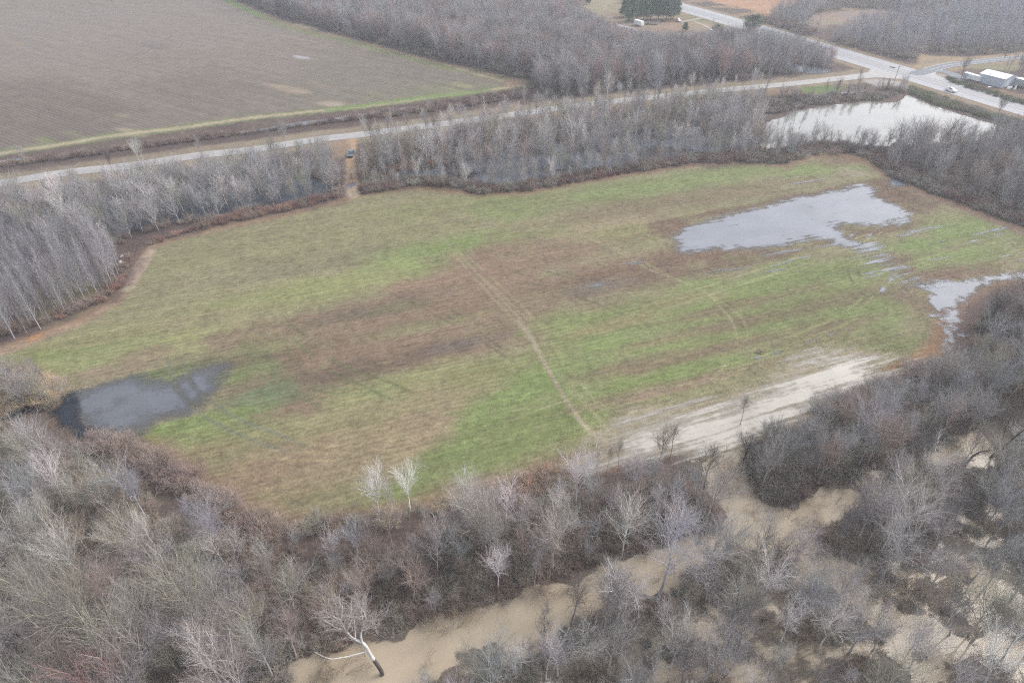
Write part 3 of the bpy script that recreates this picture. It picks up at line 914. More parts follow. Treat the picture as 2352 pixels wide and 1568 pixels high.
tracks(q2([(1100, 910), (1180, 830), (1270, 770)], 0, 523.7), (124, 150, 100), 2.2, .6, .6)
tracks([(560, 1035), (700, 1048), (850, 1045), (960, 1030)], (190, 176, 134), 1.8, .5, .6)
tracks([(640, 1010), (760, 1022), (860, 1018), (930, 1006)], (190, 176, 134), 0, .6, .5)
tracks([(330, 640), (480, 610), (640, 560), (760, 525)], (176, 176, 126), 2, .5, .4)
tracks([(350, 700), (520, 640), (640, 570)], (174, 174, 124), 2, .5, .4)
# the gated dirt track from the side road
stroke(GATE[:11], 3.6, (222, 188, 152), 1, .8, .5)
stroke(GATE[10:], 3.4, (202, 182, 158), 1, .8, .8)
paint(GP([(786, 322), (800, 318), (800, 360), (770, 366), (758, 350), (765, 330)]), (184, 158, 136), 2, 1.5)
paint(GP([(796, 418), (806, 404), (822, 404), (826, 424), (812, 432), (800, 430)]), (196, 168, 142), 1, 1)
tracks([(806, 398), (806, 412)], (140, 120, 104), 0, 1.2, .8, 0)
blob(805, 426, 1.5, 2.4, (150, 148, 160), .9, .2, 0)
tracks([(807, 430), (811, 452)], (214, 196, 168), 1.8, .8, .9, 0)
# reddish leaf litter and mud in the woods
for poly, c, s in (
        (GP([(560, 1200), (900, 1190), (1200, 1140), (1500, 1140), (1650, 1180), (1500, 1260), (1200, 1360), (900, 1440), (740, 1480), (640, 1400)]), (124, 108, 102), .8),
        (GP([(-200, 1010), (240, 1010), (400, 1100), (560, 1210), (700, 1500), (600, 1750), (-300, 1750)]), (124, 114, 106), .7),
        (GP([(280, 1010), (470, 1120), (580, 1190), (600, 1230), (480, 1180), (300, 1050)]), (130, 112, 110), .8),
        (GP([(0, 385), (560, 305), (1150, 222), (1160, 235), (800, 285), (560, 322), (0, 400)]), (114, 98, 94), .8),
        (GP([(840, 400), (1100, 320), (1500, 260), (1750, 250), (1750, 290), (1300, 320), (1000, 370)]), (140, 112, 98), .8),
        (GP([(830, 440), (1030, 428), (1200, 436), (1500, 386), (1800, 376), (1840, 350), (1700, 358), (1300, 410), (900, 424)]), (128, 108, 98), .8),
        (GP([(140, 540), (480, 498), (760, 450), (770, 462), (600, 498), (350, 556), (260, 690), (0, 790), (0, 770), (240, 670)]), (118, 102, 98), .8)):
    paint(poly, c, 2.5, 2.5, s)
for D in DRY:
    paint(D, (112, 100, 96), 1.2, 1.2, .8)
# bed under the shallow water
for P, c in ((W_GRAY, (118, 116, 110)), (W_UP, (140, 132, 126)), (W_LOW, (190, 176, 150)), (W_FLOOD, (158, 148, 134)), (W_STRIP, (100, 96, 96)), (W_LSTRIP, (92, 88, 90)), (W_RIGHT, (140, 128, 120))):
    paint(P, c, 1.2, 1.0, .75)

VL = (VC @ np.array([.3, .6, .1]))[:, None]
VC[i_all] += (0.20 * gmask[:, None]) * (VL[i_all] * np.array([1.03, 1.0, .94]) - VC[i_all])
VC[i_all] *= 1 + gmask[:, None] * np.array([.09, .07, .02])
VC = np.clip(VC, 0.01, 0.8)
field_k = sdf(VX, VY, FIELD) > 0.3
plow_k = inside(VX, VY, PLOW)
of_k = inside(VX, VY, OFIELD)
idx = np.arange(NX * NY).reshape(NY, NX)
quads = np.stack([idx[:-1, :-1], idx[:-1, 1:], idx[1:, 1:], idx[1:, :-1]], -1).reshape(-1, 4)
qv = quads[:, 0]
cls = np.where(field_k[qv], 1, np.where(plow_k[qv], 2, np.where(of_k[qv], 3, 0)))
M_GROUND = mat_ground("leaf_litter_soil", 0.0, 1.0)
M_FIELD = mat_ground("winter_grass", ROW, 1.6, rows=(ROW, 1.25, 0.05), fine=1.1)
M_PLOW = mat_ground("plowed_soil", PROW, 6.0, rows=(PROW, 1.9, 0.12), fine=.25)
M_OF = mat_ground("dry_stubble", 0.2, 2.0)
VZ = 0.04 * fbm(VX, VY, 20, 90, 2)
VZ = np.where(cls.max() >= 0, VZ * 0.3, 0)
for k, (nm, mt) in enumerate((("ground", M_GROUND), ("grass_field", M_FIELD), ("plowed_field", M_PLOW), ("dry_field", M_OF))):
    q = quads[cls == k]
    u, inv = np.unique(q.ravel(), return_inverse=True)
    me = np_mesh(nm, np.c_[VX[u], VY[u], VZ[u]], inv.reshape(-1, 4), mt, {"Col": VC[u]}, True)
    tag(link(nm, me), kind="structure")


# ------------------------------------------------------------------ standing water
def water(name, dep_fn, bbox, h, mat, z=0.06, margin=-0.8):
    x = np.arange(bbox[0], bbox[1] + h, h)
    y = np.arange(bbox[2], bbox[3] + h, h)
    X, Y = np.meshgrid(x, y)
    d = dep_fn(X.ravel(), Y.ravel())
    n, mth = X.shape[1], X.shape[0]
    ii = np.arange(n * mth).reshape(mth, n)
    q = np.stack([ii[:-1, :-1], ii[:-1, 1:], ii[1:, 1:], ii[1:, :-1]], -1).reshape(-1, 4)
    q = q[(d[q] > margin).any(1)]
    u, inv = np.unique(q.ravel(), return_inverse=True)
    me = np_mesh(name, np.c_[X.ravel()[u], Y.ravel()[u], np.full(len(u), z)], inv.reshape(-1, 4), mat, {"depth": d[u]}, True)
    return tag(link(name, me), kind="structure")


def bb(P, pad=3):
    P = np.vstack(P) if isinstance(P, list) else P
    return P[:, 0].min() - pad, P[:, 0].max() + pad, P[:, 1].min() - pad, P[:, 1].max() + pad


def rowsn(x, y, across=1.1, along=9.0, seed=5):
    u = x * math.cos(ROW) + y * math.sin(ROW)
    v = -x * math.sin(ROW) + y * math.cos(ROW)
    return fbm(u / along * across, v, across, seed, 3)


M_WUP = mat_water("clear_flood_water", alb((160, 163, 170), .52), 0.8, 0.07)
M_WLOW = mat_water("silty_flood_water", alb((204, 198, 186), .60), 1.1, 0.06)
M_WFL = mat_water("brown_flood_water", alb((186, 171, 148), .68), 0.3, 0.05, tuft=0.30)
M_WGRAY = mat_water("dark_shallow_water", alb((132, 135, 142), .50), 2.2, 0.08, tuft=0.8, stretch=.8)
M_WPOND = mat_water("pond_water", alb((172, 168, 156), .38), 0.3, 0.02, tuft=.1, ior=1.62)
M_WDARK = mat_water("still_woodland_water", alb((96, 100, 108), .5), 0.5, 0.05)


def d_up(x, y):
    d = sdf(x, y, W_UP)
    r = rowsn(x, y, 0.9, 10, 5)
    f = fbm(x, y, 2.0, 9, 3)
    d = np.minimum(d * 0.35, 1.6) + 0.55 * r + 0.40 * f - 0.15
    c = sdf(x, y, W_CHAIN)
    c = np.minimum(c * 0.25, 0.25) + 0.95 * rowsn(x, y, 0.8, 14, 15) - 0.12
    for (px, py, L) in ((2165, 551, 5), (2240, 540, 5), (2285, 526, 4), (2290, 535, 4), (2245, 557, 2.5), (2110, 530, 9), (2150, 595, 4), (2285, 600, 4), (2338, 600, 4), (2310, 590, 2.5),
                        (1820, 601, 6), (1800, 577, 9), (1785, 621, 4), (1760, 580, 5), (1850, 592, 3), (1850, 420, 8), (1540, 605, 6), (1370, 655, 4.5), (1455, 604, 3), (1670, 620, 7), (2000, 630, 3)):
        a, b = G(px, py)
        u = (x - a) * math.cos(ROW) + (y - b) * math.sin(ROW)
        v = -(x - a) * math.sin(ROW) + (y - b) * math.cos(ROW)
        e = (1 - np.hypot(u / L, v / 1.1)) * 0.5 + 0.75 * rowsn(x, y, 0.6, 16, 25) - 0.12
        c = np.maximum(c, np.where(np.hypot(u / L, v / 1.1) < 1.4, e, -3))
    for ln in ([(1960, 700), (1936, 713)], [(2020, 672), (2034, 656), (2050, 640)], [(1850, 787), (1900, 772), (1915, 765)], [(1740, 822), (1790, 808)], [(1865, 573), (1916, 561), (1950, 545), (1985, 520)],
               [(1935, 570), (1990, 548), (2020, 520)]):
        e = 0.45 - line_dist(x, y, GP(ln)) + 0.6 * fbm(x, y, 3, 71, 2)
        c = np.maximum(c, np.where(e > -1.5, e, -3))
    return np.maximum(d, c)


water("field_flood_water", d_up, bb([W_UP, W_CHAIN, GP([(2345, 520), (2345, 610), (1360, 600), (1740, 825), (1450, 600)])], 4), 0.35, M_WUP)


W_CORE = GP(spline([(1385, 1018), (1410, 985), (1450, 955), (1560, 938), (1640, 926), (1720, 905), (1800, 866), (1880, 836), (1950, 826), (2000, 838), (2010, 850), (2090, 846), (2140, 836), (2150, 848), (2050, 890), (1960, 912), (1880, 950),
                   (1800, 990), (1740, 1024), (1700, 1052), (1640, 1062), (1560, 1048), (1480, 1058), (1420, 1070), (1350, 1084), (1290, 1088), (1340, 1060), (1400, 1040)], 3))


def d_low(x, y):
    d = sdf(x, y, W_LOW)
    r = rowsn(x, y, 0.75, 14, 6)
    e = np.minimum(d * 0.16, 1.3) + 0.75 * r + 0.22 * fbm(x, y, 1.6, 19, 3) - 0.12
    dc = sdf(x, y, W_CORE)
    c = np.minimum((dc + 0.8) * .20, 1.0) + .62 * r * np.clip(1.25 - dc / 14, .45, 1) + .30 * fbm(x, y, 1.5, 23, 4)
    return np.maximum(e, c)


def d_flood(x, y):
    d = sdf(x, y, W_FLOOD)
    n = fbm(x, y, 3.0, 29, 4)
    for D in DRY:
        d = np.minimum(d, -sdf(x, y, D))
    ch = np.full(x.shape, -9.0)
    for Z in (CH_W, CH_N, CH_SE, CH_E):
        ch = np.maximum(ch, sdf(x, y, Z))
    deep = smooth(-2.5, 1.0, ch + 1.5 * n)                 # the channels are deep, the flooded wood is shallow
    return np.minimum(d * 0.8, 0.05 + 1.95 * deep) + (0.55 + .25 * deep) * n + 0.22 * deep + .05


# the channel and the silt-laden flood on the field are one sheet of water with two colours
water("flood_water", d_low, bb([W_LOW, W_CORE]), 0.32, M_WLOW, 0.07)
water("channel_water", d_flood, (-80, 90, 30, 130), 0.4, M_WFL, 0.05)
POOL_TRACKS = [GP(spline(q2([(770, 600), (790, 680), (830, 760), (900, 830), (960, 880), (1060, 930)], 0, 523.7), 4)), GP(spline(q2([(835, 590), (850, 640), (880, 710), (940, 780), (1020, 830)], 0, 523.7), 4))]


def d_pool(x, y):
    d = np.minimum(sdf(x, y, W_GRAY) * 0.55, 2.2) + 0.75 * fbm(x, y, 4, 39, 5)
    for P in POOL_TRACKS:
        d = d - 1.1 * smooth(.9, .3, line_dist(x, y, P))
    return d


water("shallow_pool", d_pool, bb(W_GRAY), 0.35, M_WGRAY)
W_REFLECT = GP(spline([(150, 905), (168, 899), (182, 915), (178, 940), (172, 958), (186, 978), (216, 990), (252, 996), (258, 1003), (216, 1007), (178, 998), (154, 974), (138, 956), (105, 948),
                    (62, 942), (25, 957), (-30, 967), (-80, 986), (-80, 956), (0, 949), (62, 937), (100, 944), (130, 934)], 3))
water("pool_tree_reflection", lambda x, y: np.minimum(sdf(x, y, W_REFLECT) * .45 + .5, 1.2) + .5 * fbm(x, y, 2.5, 139, 4), bb(W_REFLECT), .35,
      mat_water("painted_tree_reflection", (.016, .020, .028), 1.0, .05, tuft=.5, stretch=.8), 0.085)  # near-black colour paints the bank trees' reflection over the pool's left end
water("pond", lambda x, y: np.minimum(sdf(x, y, W_POND), 2) + 0.9 * fbm(x, y, 5, 49, 4), bb(W_POND), 0.9, M_WPOND)


def d_right(x, y):
    d = np.maximum(sdf(x, y, W_RIGHT), sdf(x, y, W_DARK) * 0.6)
    return np.minimum(d * 0.5, 1.4) + 0.7 * fbm(x, y, 1.6, 59, 4) + .1


water("puddle", d_right, bb([W_RIGHT, W_DARK]), 0.3, M_WUP)
M_WWOOD = mat_water("dull_woodland_water", alb((130, 136, 146), .5), 1.2, 0.12)
water("woodland_water", lambda x, y: np.minimum(sdf(x, y, W_STRIP) * .4, 1.5) + 1.8 * fbm(x, y, 9, 69, 4) - .5, bb(W_STRIP), 0.8, M_WWOOD)
water("swamp_water", lambda x, y: np.minimum(sdf(x, y, W_LSTRIP) * .4, 1.5) + 1.1 * fbm(x, y, 7, 79, 4), bb(W_LSTRIP), 0.8, M_WDARK)


def d_ditch(x, y):
    d = np.full(x.shape, -9.0)
    for P in W_DITCH + W_NORTH:
        d = np.maximum(d, sdf(x, y, P))
    return np.minimum(d, 1.5) + 0.7 * fbm(x, y, 4, 89, 3)


water("ditch_water", d_ditch, bb(W_DITCH + W_NORTH), 1.0, M_WWOOD)

# ------------------------------------------------------------------ roads
def mat_road(name, col, var=0.10, edge=None):
    m, nt, bs, out = new_mat(name)
    geo = nd(nt, "ShaderNodeNewGeometry")
    at = nd(nt, "ShaderNodeAttribute", attribute_name="across")
    n = noise_n(nt, geo.outputs['Position'], 0.35, 5, 0.6)
    n2 = noise_n(nt, geo.outputs['Position'], 4.0, 3, 0.7)
    v = math_n(nt, 'MULTIPLY', ramp(nt, n, 0.3, 0.7, 1 - var, 1 + var), ramp(nt, n2, 0.3, 0.7, 0.94, 1.06))
    # wheel paths worn into the lanes
    wv = math_n(nt, 'SINE', math_n(nt, 'MULTIPLY', at.outputs['Fac'], 3.3))
    v = math_n(nt, 'MULTIPLY', v, ramp(nt, wv, -1, 1, 0.94, 1.05))
    vv = nd(nt, "ShaderNodeCombineXYZ")
    for i in range(3):
        nt.links.new(v, vv.inputs[i])
    c = mix_c(nt, 'MULTIPLY', 1.0, tuple(col), vv.outputs[0])
    nt.links.new(c, bs.inputs['Base Color'])
    bs.inputs['Roughness'].default_value = 0.7
    return m


def ribbon(name, P, offs, z, mat, kind="structure", crown=0.0):
    """a strip along P with vertices at the given offsets to its left"""
    P = np.array(P)
    t = np.gradient(P, axis=0)
    n = np.c_[-t[:, 1], t[:, 0]] / np.linalg.norm(t, axis=1)[:, None]
    m, k = len(P), len(offs)
    V = np.zeros((m, k, 3))
    ac = np.zeros((m, k))
    mx = max(abs(o) for o in offs)
    for j, o in enumerate(offs):
        V[:, j, :2] = P + n * o
        V[:, j, 2] = z + crown * (1 - (o / mx) ** 2)
        ac[:, j] = o
    ii = np.arange(m * k).reshape(m, k)
    q = np.stack([ii[:-1, 1:], ii[:-1, :-1], ii[1:, :-1], ii[1:, 1:]], -1).reshape(-1, 4)
    me = np_mesh(name, V.reshape(-1, 3), q, mat, {"across": ac.ravel()}, True)
    o = link(name, me)
    return tag(o, kind=kind)


M_HW = mat_road("pale_worn_asphalt", alb((186, 187, 194), .46))
M_SH = mat_road("gravel_shoulder", alb((204, 203, 206), .48), .08)
M_SR = mat_road("chip_seal", alb((206, 202, 198), .47), .12)
M_CR = mat_road("dark_asphalt", alb((128, 132, 142), .5), .12)
M_WHITE = mat_simple("road_paint", alb((232, 232, 232), .75), .6)
M_YEL = mat_simple("yellow_road_paint", alb((214, 196, 150), .75), .6)
ribbon("road_shoulder", HW, [-HWW - 1.2, -HWW, HWW, HWW + 1.2], 0.06, M_SH)
ribbon("highway", HW, list(np.linspace(-6.6, 6.6, 15)), 0.075, M_HW, crown=0.10)
ribbon("highway_shoulder", HW, [-HWW, -6.4], 0.068, M_SH)
ribbon("highway_shoulder", HW, [6.4, HWW], 0.068, M_SH)
for o, w, mt, nm in ((-5.6, .32, M_WHITE, "edge_line"), (5.6, .32, M_WHITE, "edge_line"), (-1.9, .28, M_YEL, "centre_line"), (1.9, .28, M_YEL, "centre_line")):
    ribbon(nm, HW, [o - w / 2, o + w / 2], 0.178 - 0.10 * (o / 6.6) ** 2 + 0.006, mt)
ribbon("side_road", SR, [-SRW, -1.5, 0, 1.5, SRW], 0.085, M_SR, crown=0.05)
ribbon("country_road", CR, [-CRW, -1.8, 0, 1.8, CRW], 0.15, M_CR, crown=0.05)
for o in (-CRW + .25, CRW - .25, 0):
    ribbon("edge_line" if o else "centre_line", CR[6:], [o - .1, o + .1], 0.205 - 0.05 * (o / CRW) ** 2 + 0.004, M_WHITE)
ribbon("driveway", DRIVE, [-3.2, 0, 3.2], 0.10, M_CR)
# flared corners of the junctions
def apron(name, pts, z, mat):
    P = GP(spline(pts, 3))
    c = P.mean(0)
    V = np.vstack([[c[0], c[1], z], np.c_[P, np.full(len(P), z)]])
    n = len(P)
    f = np.array([(0, 1 + i, 1 + (i + 1) % n) for i in range(n)])
    me = np_mesh(name, V, f, mat, {"across": np.zeros(n + 1)})
    return tag(link(name, me), kind="structure")


apron("junction", [(1930, 187), (1990, 168), (2000, 160), (2030, 166), (2080, 180), (2060, 182), (2010, 179), (1960, 184)], 0.098, M_SR)
apron("junction", [(2085, 160), (2120, 162), (2142, 156), (2160, 158), (2165, 163), (2150, 166), (2146, 174), (2120, 172)], 0.098, M_SH)
for k, (x, y) in enumerate(((2046, 155), (2053, 156))):
    mb = MB()
    px, py = G(x, y, .2)
    mb.tube([(-.7, -.1, 0), (-.2, .18, .03), (.3, .12, .05), (.8, -.15, 0)], [.16, .3, .26, .12], 7)
    o = mb.build("tyre_scrap", mat_simple("rubber", (0.02, 0.02, 0.022), .8), loc=(px, py, .24))
    tag(o, ("black scrap of tyre on the highway lane, left of two" if k == 0 else "black scrap of tyre on the highway lane, right of two"), "tyre scrap", "tyre scraps on the highway")

# ------------------------------------------------------------------ trees
M_BARK = mat_bark("bark", 1.40)
M_LIMB = mat_bark("limbs", 1.35)
M_TWIG = mat_bark("twigs", 0.92)


def tubes(P, R, s):
    """P (n,k,3) polylines, R (n,k) radii -> vertices, quads"""
    n, k, _ = P.shape
    T = np.gradient(P, axis=1)
    T /= np.linalg.norm(T, axis=2, keepdims=True) + 1e-9
    ref = np.where(np.abs(T[:, :1, 2:3]) > 0.8, np.array([[[1.0, 0, 0]]]), np.array([[[0, 0, 1.0]]]))
    ref = np.broadcast_to(ref, T.shape)
    A = np.cross(T, ref)
    A /= np.linalg.norm(A, axis=2, keepdims=True) + 1e-9
    B = np.cross(T, A)
    w = np.arange(s) * 2 * np.pi / s
    V = P[:, :, None, :] + (A[:, :, None, :] * np.cos(w)[None, None, :, None] + B[:, :, None, :] * np.sin(w)[None, None, :, None]) * R[:, :, None, None]
    ii = np.arange(n * k * s).reshape(n, k, s)
    jj = np.roll(ii, -1, axis=2)
    q = np.stack([ii[:, :-1], jj[:, :-1], jj[:, 1:], ii[:, 1:]], -1).reshape(-1, 4)
    return V.reshape(-1, 3), q


def children(P, R, n_ch, t0, t1, ang, length, k, rg, up=0.15, wob=0.06, rk=0.6, rmin=0.01, tip=0.35, shape=None, apical=False):
    """grow n_ch branches from every polyline; length is a share of the parent's length"""
    n, kk, _ = P.shape
    L = np.linalg.norm(np.diff(P, axis=1), axis=2).sum(1)
    t = (np.arange(n_ch)[None, :] + rg.uniform(0.1, 0.9, (n, n_ch))) / n_ch
    tt = t0 + (t1 - t0) * t
    f = tt * (kk - 1)
    i = np.clip(f.astype(int), 0, kk - 2)
    fr = (f - i)[..., None]
    ar = np.arange(n)[:, None]
    pos = P[ar, i] * (1 - fr) + P[ar, i + 1] * fr
    tan = P[ar, i + 1] - P[ar, i]
    tan /= np.linalg.norm(tan, axis=2, keepdims=True) + 1e-9
    rad = R[ar, i] * (1 - fr[..., 0]) + R[ar, i + 1] * fr[..., 0]
    ref = rg.normal(size=(n, n_ch, 3))
    # spread round the stem by the golden angle so that no side is left bare
    az = (np.arange(n_ch)[None, :] * 2.399 + rg.uniform(0, 6.28, (n, 1)) + rg.normal(0, 0.35, (n, n_ch)))
    a = np.cross(tan, np.where(np.abs(tan[..., 2:3]) > 0.9, np.array([1.0, 0, 0]), np.array([0, 0, 1.0])))
    a /= np.linalg.norm(a, axis=2, keepdims=True) + 1e-9
    b = np.cross(tan, a)
    perp = a * np.cos(az)[..., None] + b * np.sin(az)[..., None]
    an = np.radians(rg.uniform(ang[0], ang[1], (n, n_ch)))[..., None]
    d = tan * np.cos(an) + perp * np.sin(an)
    d[..., 2] += up * 0.5
    d /= np.linalg.norm(d, axis=2, keepdims=True)
    ln = L[:, None] * rg.uniform(length[0], length[1], (n, n_ch))
    if shape is not None:
        ln = ln * shape(t)
    s = np.linspace(0, 1, k)
    m = n * n_ch
    Q = pos.reshape(m, 1, 3) + d.reshape(m, 1, 3) * (ln.reshape(m, 1, 1) * s[None, :, None])
    Q[..., 2] += up * ln.reshape(m, 1) * (s ** 2)[None, :] * 0.6
    w = np.cumsum(rg.normal(0, wob, (m, k, 3)), axis=1) * (s[None, :, None] > 0)
    Q += w * ln.reshape(m, 1, 1) * s[None, :, None]
    r0 = np.maximum(rad.reshape(m, 1) * rk, rmin)
    RR = r0 * (1 - (1 - tip) * s[None, :])
    return Q, np.maximum(RR, rmin * tip)


def stem(Hh, r, rg, lean=0.03, wob=0.012, k=10, tip=0.12, base=1.35):
    s = np.linspace(0, 1, k)
    P = np.zeros((1, k, 3))
    P[0, :, 2] = s * Hh
    P[0, :, :2] = np.cumsum(rg.normal(0, wob, (k, 2)), 0) * Hh * s[:, None] + np.outer(s, rg.normal(0, lean, 2)) * Hh
    P[0, 0, 2] = -0.3
    R = r * (base - (base - 1) * np.minimum(s * 6, 1)) * (1 - (1 - tip) * s)
    return P, R[None]


def bundle(parts):
    vs, qs, n = [], [], 0
    for V, q in parts:
        vs.append(V)
        qs.append(q + n)
        n += len(V)
    return np.vstack(vs), np.vstack(qs)


def broad_tree(seed, Hh=15.0, spread=1.0, dens=1.0, tw=1.0, low=.45, nl=9):
    """an old open-branched tree: the trunk divides into a few big limbs"""
    rg = np.random.default_rng(seed)
    P, R = stem(Hh * 0.60, 0.22, rg, 0.04, 0.012, 8, 0.35)
    L1, r1 = children(P, R, nl, low, 1.0, (16, 44 if low > .4 else 56), (0.48 * spread, 0.72 * spread), 8, rg, 0.34, 0.022, 0.66, 0.075, 0.25)
    L2, r2 = children(L1, r1, 8, 0.22, 1.0, (20, 42), (0.32, 0.55), 6, rg, 0.12, 0.030, 0.62, 0.036 * tw, 0.32)
    L3, r3 = children(L2, r2, max(3, int(6 * dens)), 0.12, 1.0, (18, 42), (0.36, 0.62), 4, rg, 0.06, 0.035, 0.6, 0.015 * tw, 0.5)
    L4, r4 = children(L3, r3, max(3, int(5 * dens)), 0.1, 1.0, (15, 42), (0.36, 0.75), 3, rg, 0.05, 0.04, 0.65, 0.0085 * tw, 0.6)
    return [tubes(P, R, 8), tubes(L1, r1, 6)], [tubes(L2, r2, 4), tubes(L3, r3, 3), tubes(L4, r4, 3)]


def tall_tree(seed, Hh=17.0, spread=1.0, dens=1.0, tw=1.0, clear=0.35):
    """a forest tree: one stem to the top, ascending branches in the upper part"""
    rg = np.random.default_rng(seed)
    P, R = stem(Hh, 0.18, rg, 0.03, 0.010, 10, 0.10)
    L1, r1 = children(P, R, 20, clear, 0.98, (26, 52), (0.15 * spread, 0.26 * spread), 6, rg, 0.30, 0.03, 0.5, 0.035, 0.3,
                      shape=lambda t: 1.15 - 0.75 * t)
    L2, r2 = children(L1, r1, max(4, int(8 * dens)), 0.2, 1.0, (20, 46), (0.36, 0.60), 4, rg, 0.14, 0.04, 0.6, 0.017 * tw, 0.4)
    L3, r3 = children(L2, r2, max(3, int(7 * dens)), 0.1, 1.0, (18, 46), (0.35, 0.72), 3, rg, 0.08, 0.04, 0.65, 0.0095 * tw, 0.6)
    return [tubes(P, R, 7)], [tubes(L1, r1, 4), tubes(L2, r2, 3), tubes(L3, r3, 3)]


def pole_tree(seed, Hh=13.0, tw=1.0):
    """a slender planted tree: straight pale stem and a narrow plume of fine branches"""
    rg = np.random.default_rng(seed)
    P, R = stem(Hh, 0.085, rg, 0.015, 0.004, 9, 0.12, 1.2)
    L1, r1 = children(P, R, 42, 0.16, 0.99, (24, 42), (0.12, 0.20), 4, rg, 0.35, 0.05, 0.42, 0.014, 0.4, shape=lambda t: 1.1 - 0.65 * t)
    L2, r2 = children(L1, r1, 11, 0.1, 1.0, (20, 48), (0.30, 0.62), 3, rg, 0.25, 0.05, 0.6, 0.010 * tw, 0.5)
    return [tubes(P, R, 6)], [tubes(L1, r1, 3), tubes(L2, r2, 3)]


def bush_mesh(seed, Hh=2.4, n=26, tw=1.0):
    rg = np.random.default_rng(seed)
    k = 5
    s = np.linspace(0, 1, k)
    a = rg.uniform(0, 6.28, n)
    r = np.sqrt(rg.uniform(0, 1, n))
    P = np.zeros((n, k, 3))
    hh = Hh * rg.uniform(0.55, 1.0, n) * (1 - 0.35 * r)
    P[:, :, 2] = hh[:, None] * (s - 0.18 * r[:, None] * s ** 2)[None if False else slice(None)]
    lean = r * Hh * 0.75
    P[:, :, 0] = (np.cos(a) * r * 0.5)[:, None] + (np.cos(a) * lean)[:, None] * s ** 1.4
    P[:, :, 1] = (np.sin(a) * r * 0.5)[:, None] + (np.sin(a) * lean)[:, None] * s ** 1.4
    P += np.cumsum(rg.normal(0, 0.03, P.shape), 1) * Hh * s[None, :, None]
    R = np.full((n, k), 0.022 * tw) * (1 - 0.6 * s)[None]
    L2, r2 = children(P, R, 7, 0.2, 1.0, (25, 60), (0.25, 0.5), 3, rg, 0.15, 0.08, 0.7, 0.012 * tw, 0.5)
    L3, r3 = children(L2, r2, 5, 0.1, 1.0, (25, 60), (0.35, 0.8), 3, rg, 0.1, 0.08, 0.7, 0.010 * tw, 0.5)
    return [tubes(P, R, 3), tubes(L2, r2, 3), tubes(L3, r3, 3)]


def part_mesh(name, tb, mat):
    V, q = bundle(tb)
    return np_mesh(name, V, q, mat, None, True)


def crown_mesh(name, tb):
    """the coarser branches show paler than the fine twigs"""
    V, q = bundle(tb)
    fm = np.ones(len(q), int)
    fm[:len(tb[0][1])] = 0
    return np_mesh(name, V, q, None, None, True, [M_LIMB, M_TWIG], fm)


# near trees: trunk and crown are meshes of their own; far trees of the wood share one mesh each
BROAD = []
for sd, spd in ((1, 1.0), (2, 1.15), (3, 0.9), (4, 1.05), (5, 0.8), (6, 1.25)):
    t, c = broad_tree(sd, 15, spd)
    BROAD.append((part_mesh("trunk", t, M_BARK), crown_mesh("crown", c), 15.0))
TALL = []
for sd, spd, cl in ((11, 1.0, .32), (12, 1.2, .4), (13, .85, .28), (14, 1.1, .5)):
    t, c = tall_tree(sd, 17, spd, clear=cl)
    TALL.append((part_mesh("trunk", t, M_BARK), crown_mesh("crown", c), 17.0))
POLE = []
for sd in (21, 22, 23, 24):
    t, c = pole_tree(sd)
    POLE.append((part_mesh("trunk", t, M_BARK), crown_mesh("crown", c), 13.0))
NEARP = BROAD + TALL           # 0-5 broad, 6-9 tall


def proto_obj(name, me):
    return bpy.data.objects.new(name, me)      # a source for the stands below, not in the scene itself


FARP = []
for sd, spd in ((1, 1.0), (2, 1.15), (7, 0.9)):
    t, c = broad_tree(sd, 15, spd * 1.05, 0.75, 1.4, .24, 12)
    FARP.append(proto_obj("bare_tree_source", part_mesh("bare_tree_source", t + c, M_TWIG)))
for sd, spd, cl in ((11, 1.0, .2), (12, 1.25, .16), (15, .9, .2)):
    t, c = tall_tree(sd, 15, spd, 0.85, 1.5, cl)
    FARP.append(proto_obj("bare_tree_source", part_mesh("bare_tree_source", t + c, M_TWIG)))
FARP.append(proto_obj("bare_tree_source", part_mesh("bare_tree_source", sum(tall_tree(17, 15, 1.0, 0.8, 1.6, .55), []), M_TWIG)))
BUSHP = [proto_obj("brush_source", part_mesh("brush_source", bush_mesh(s, h, n, tw), M_TWIG)) for s, h, n, tw in ((31, 2.4, 26, 1.2), (32, 2.0, 34, 1.2), (33, 3.0, 24, 1.2), (34, 1.5, 40, 1.2), (35, 3.2, 6, 1.0))]


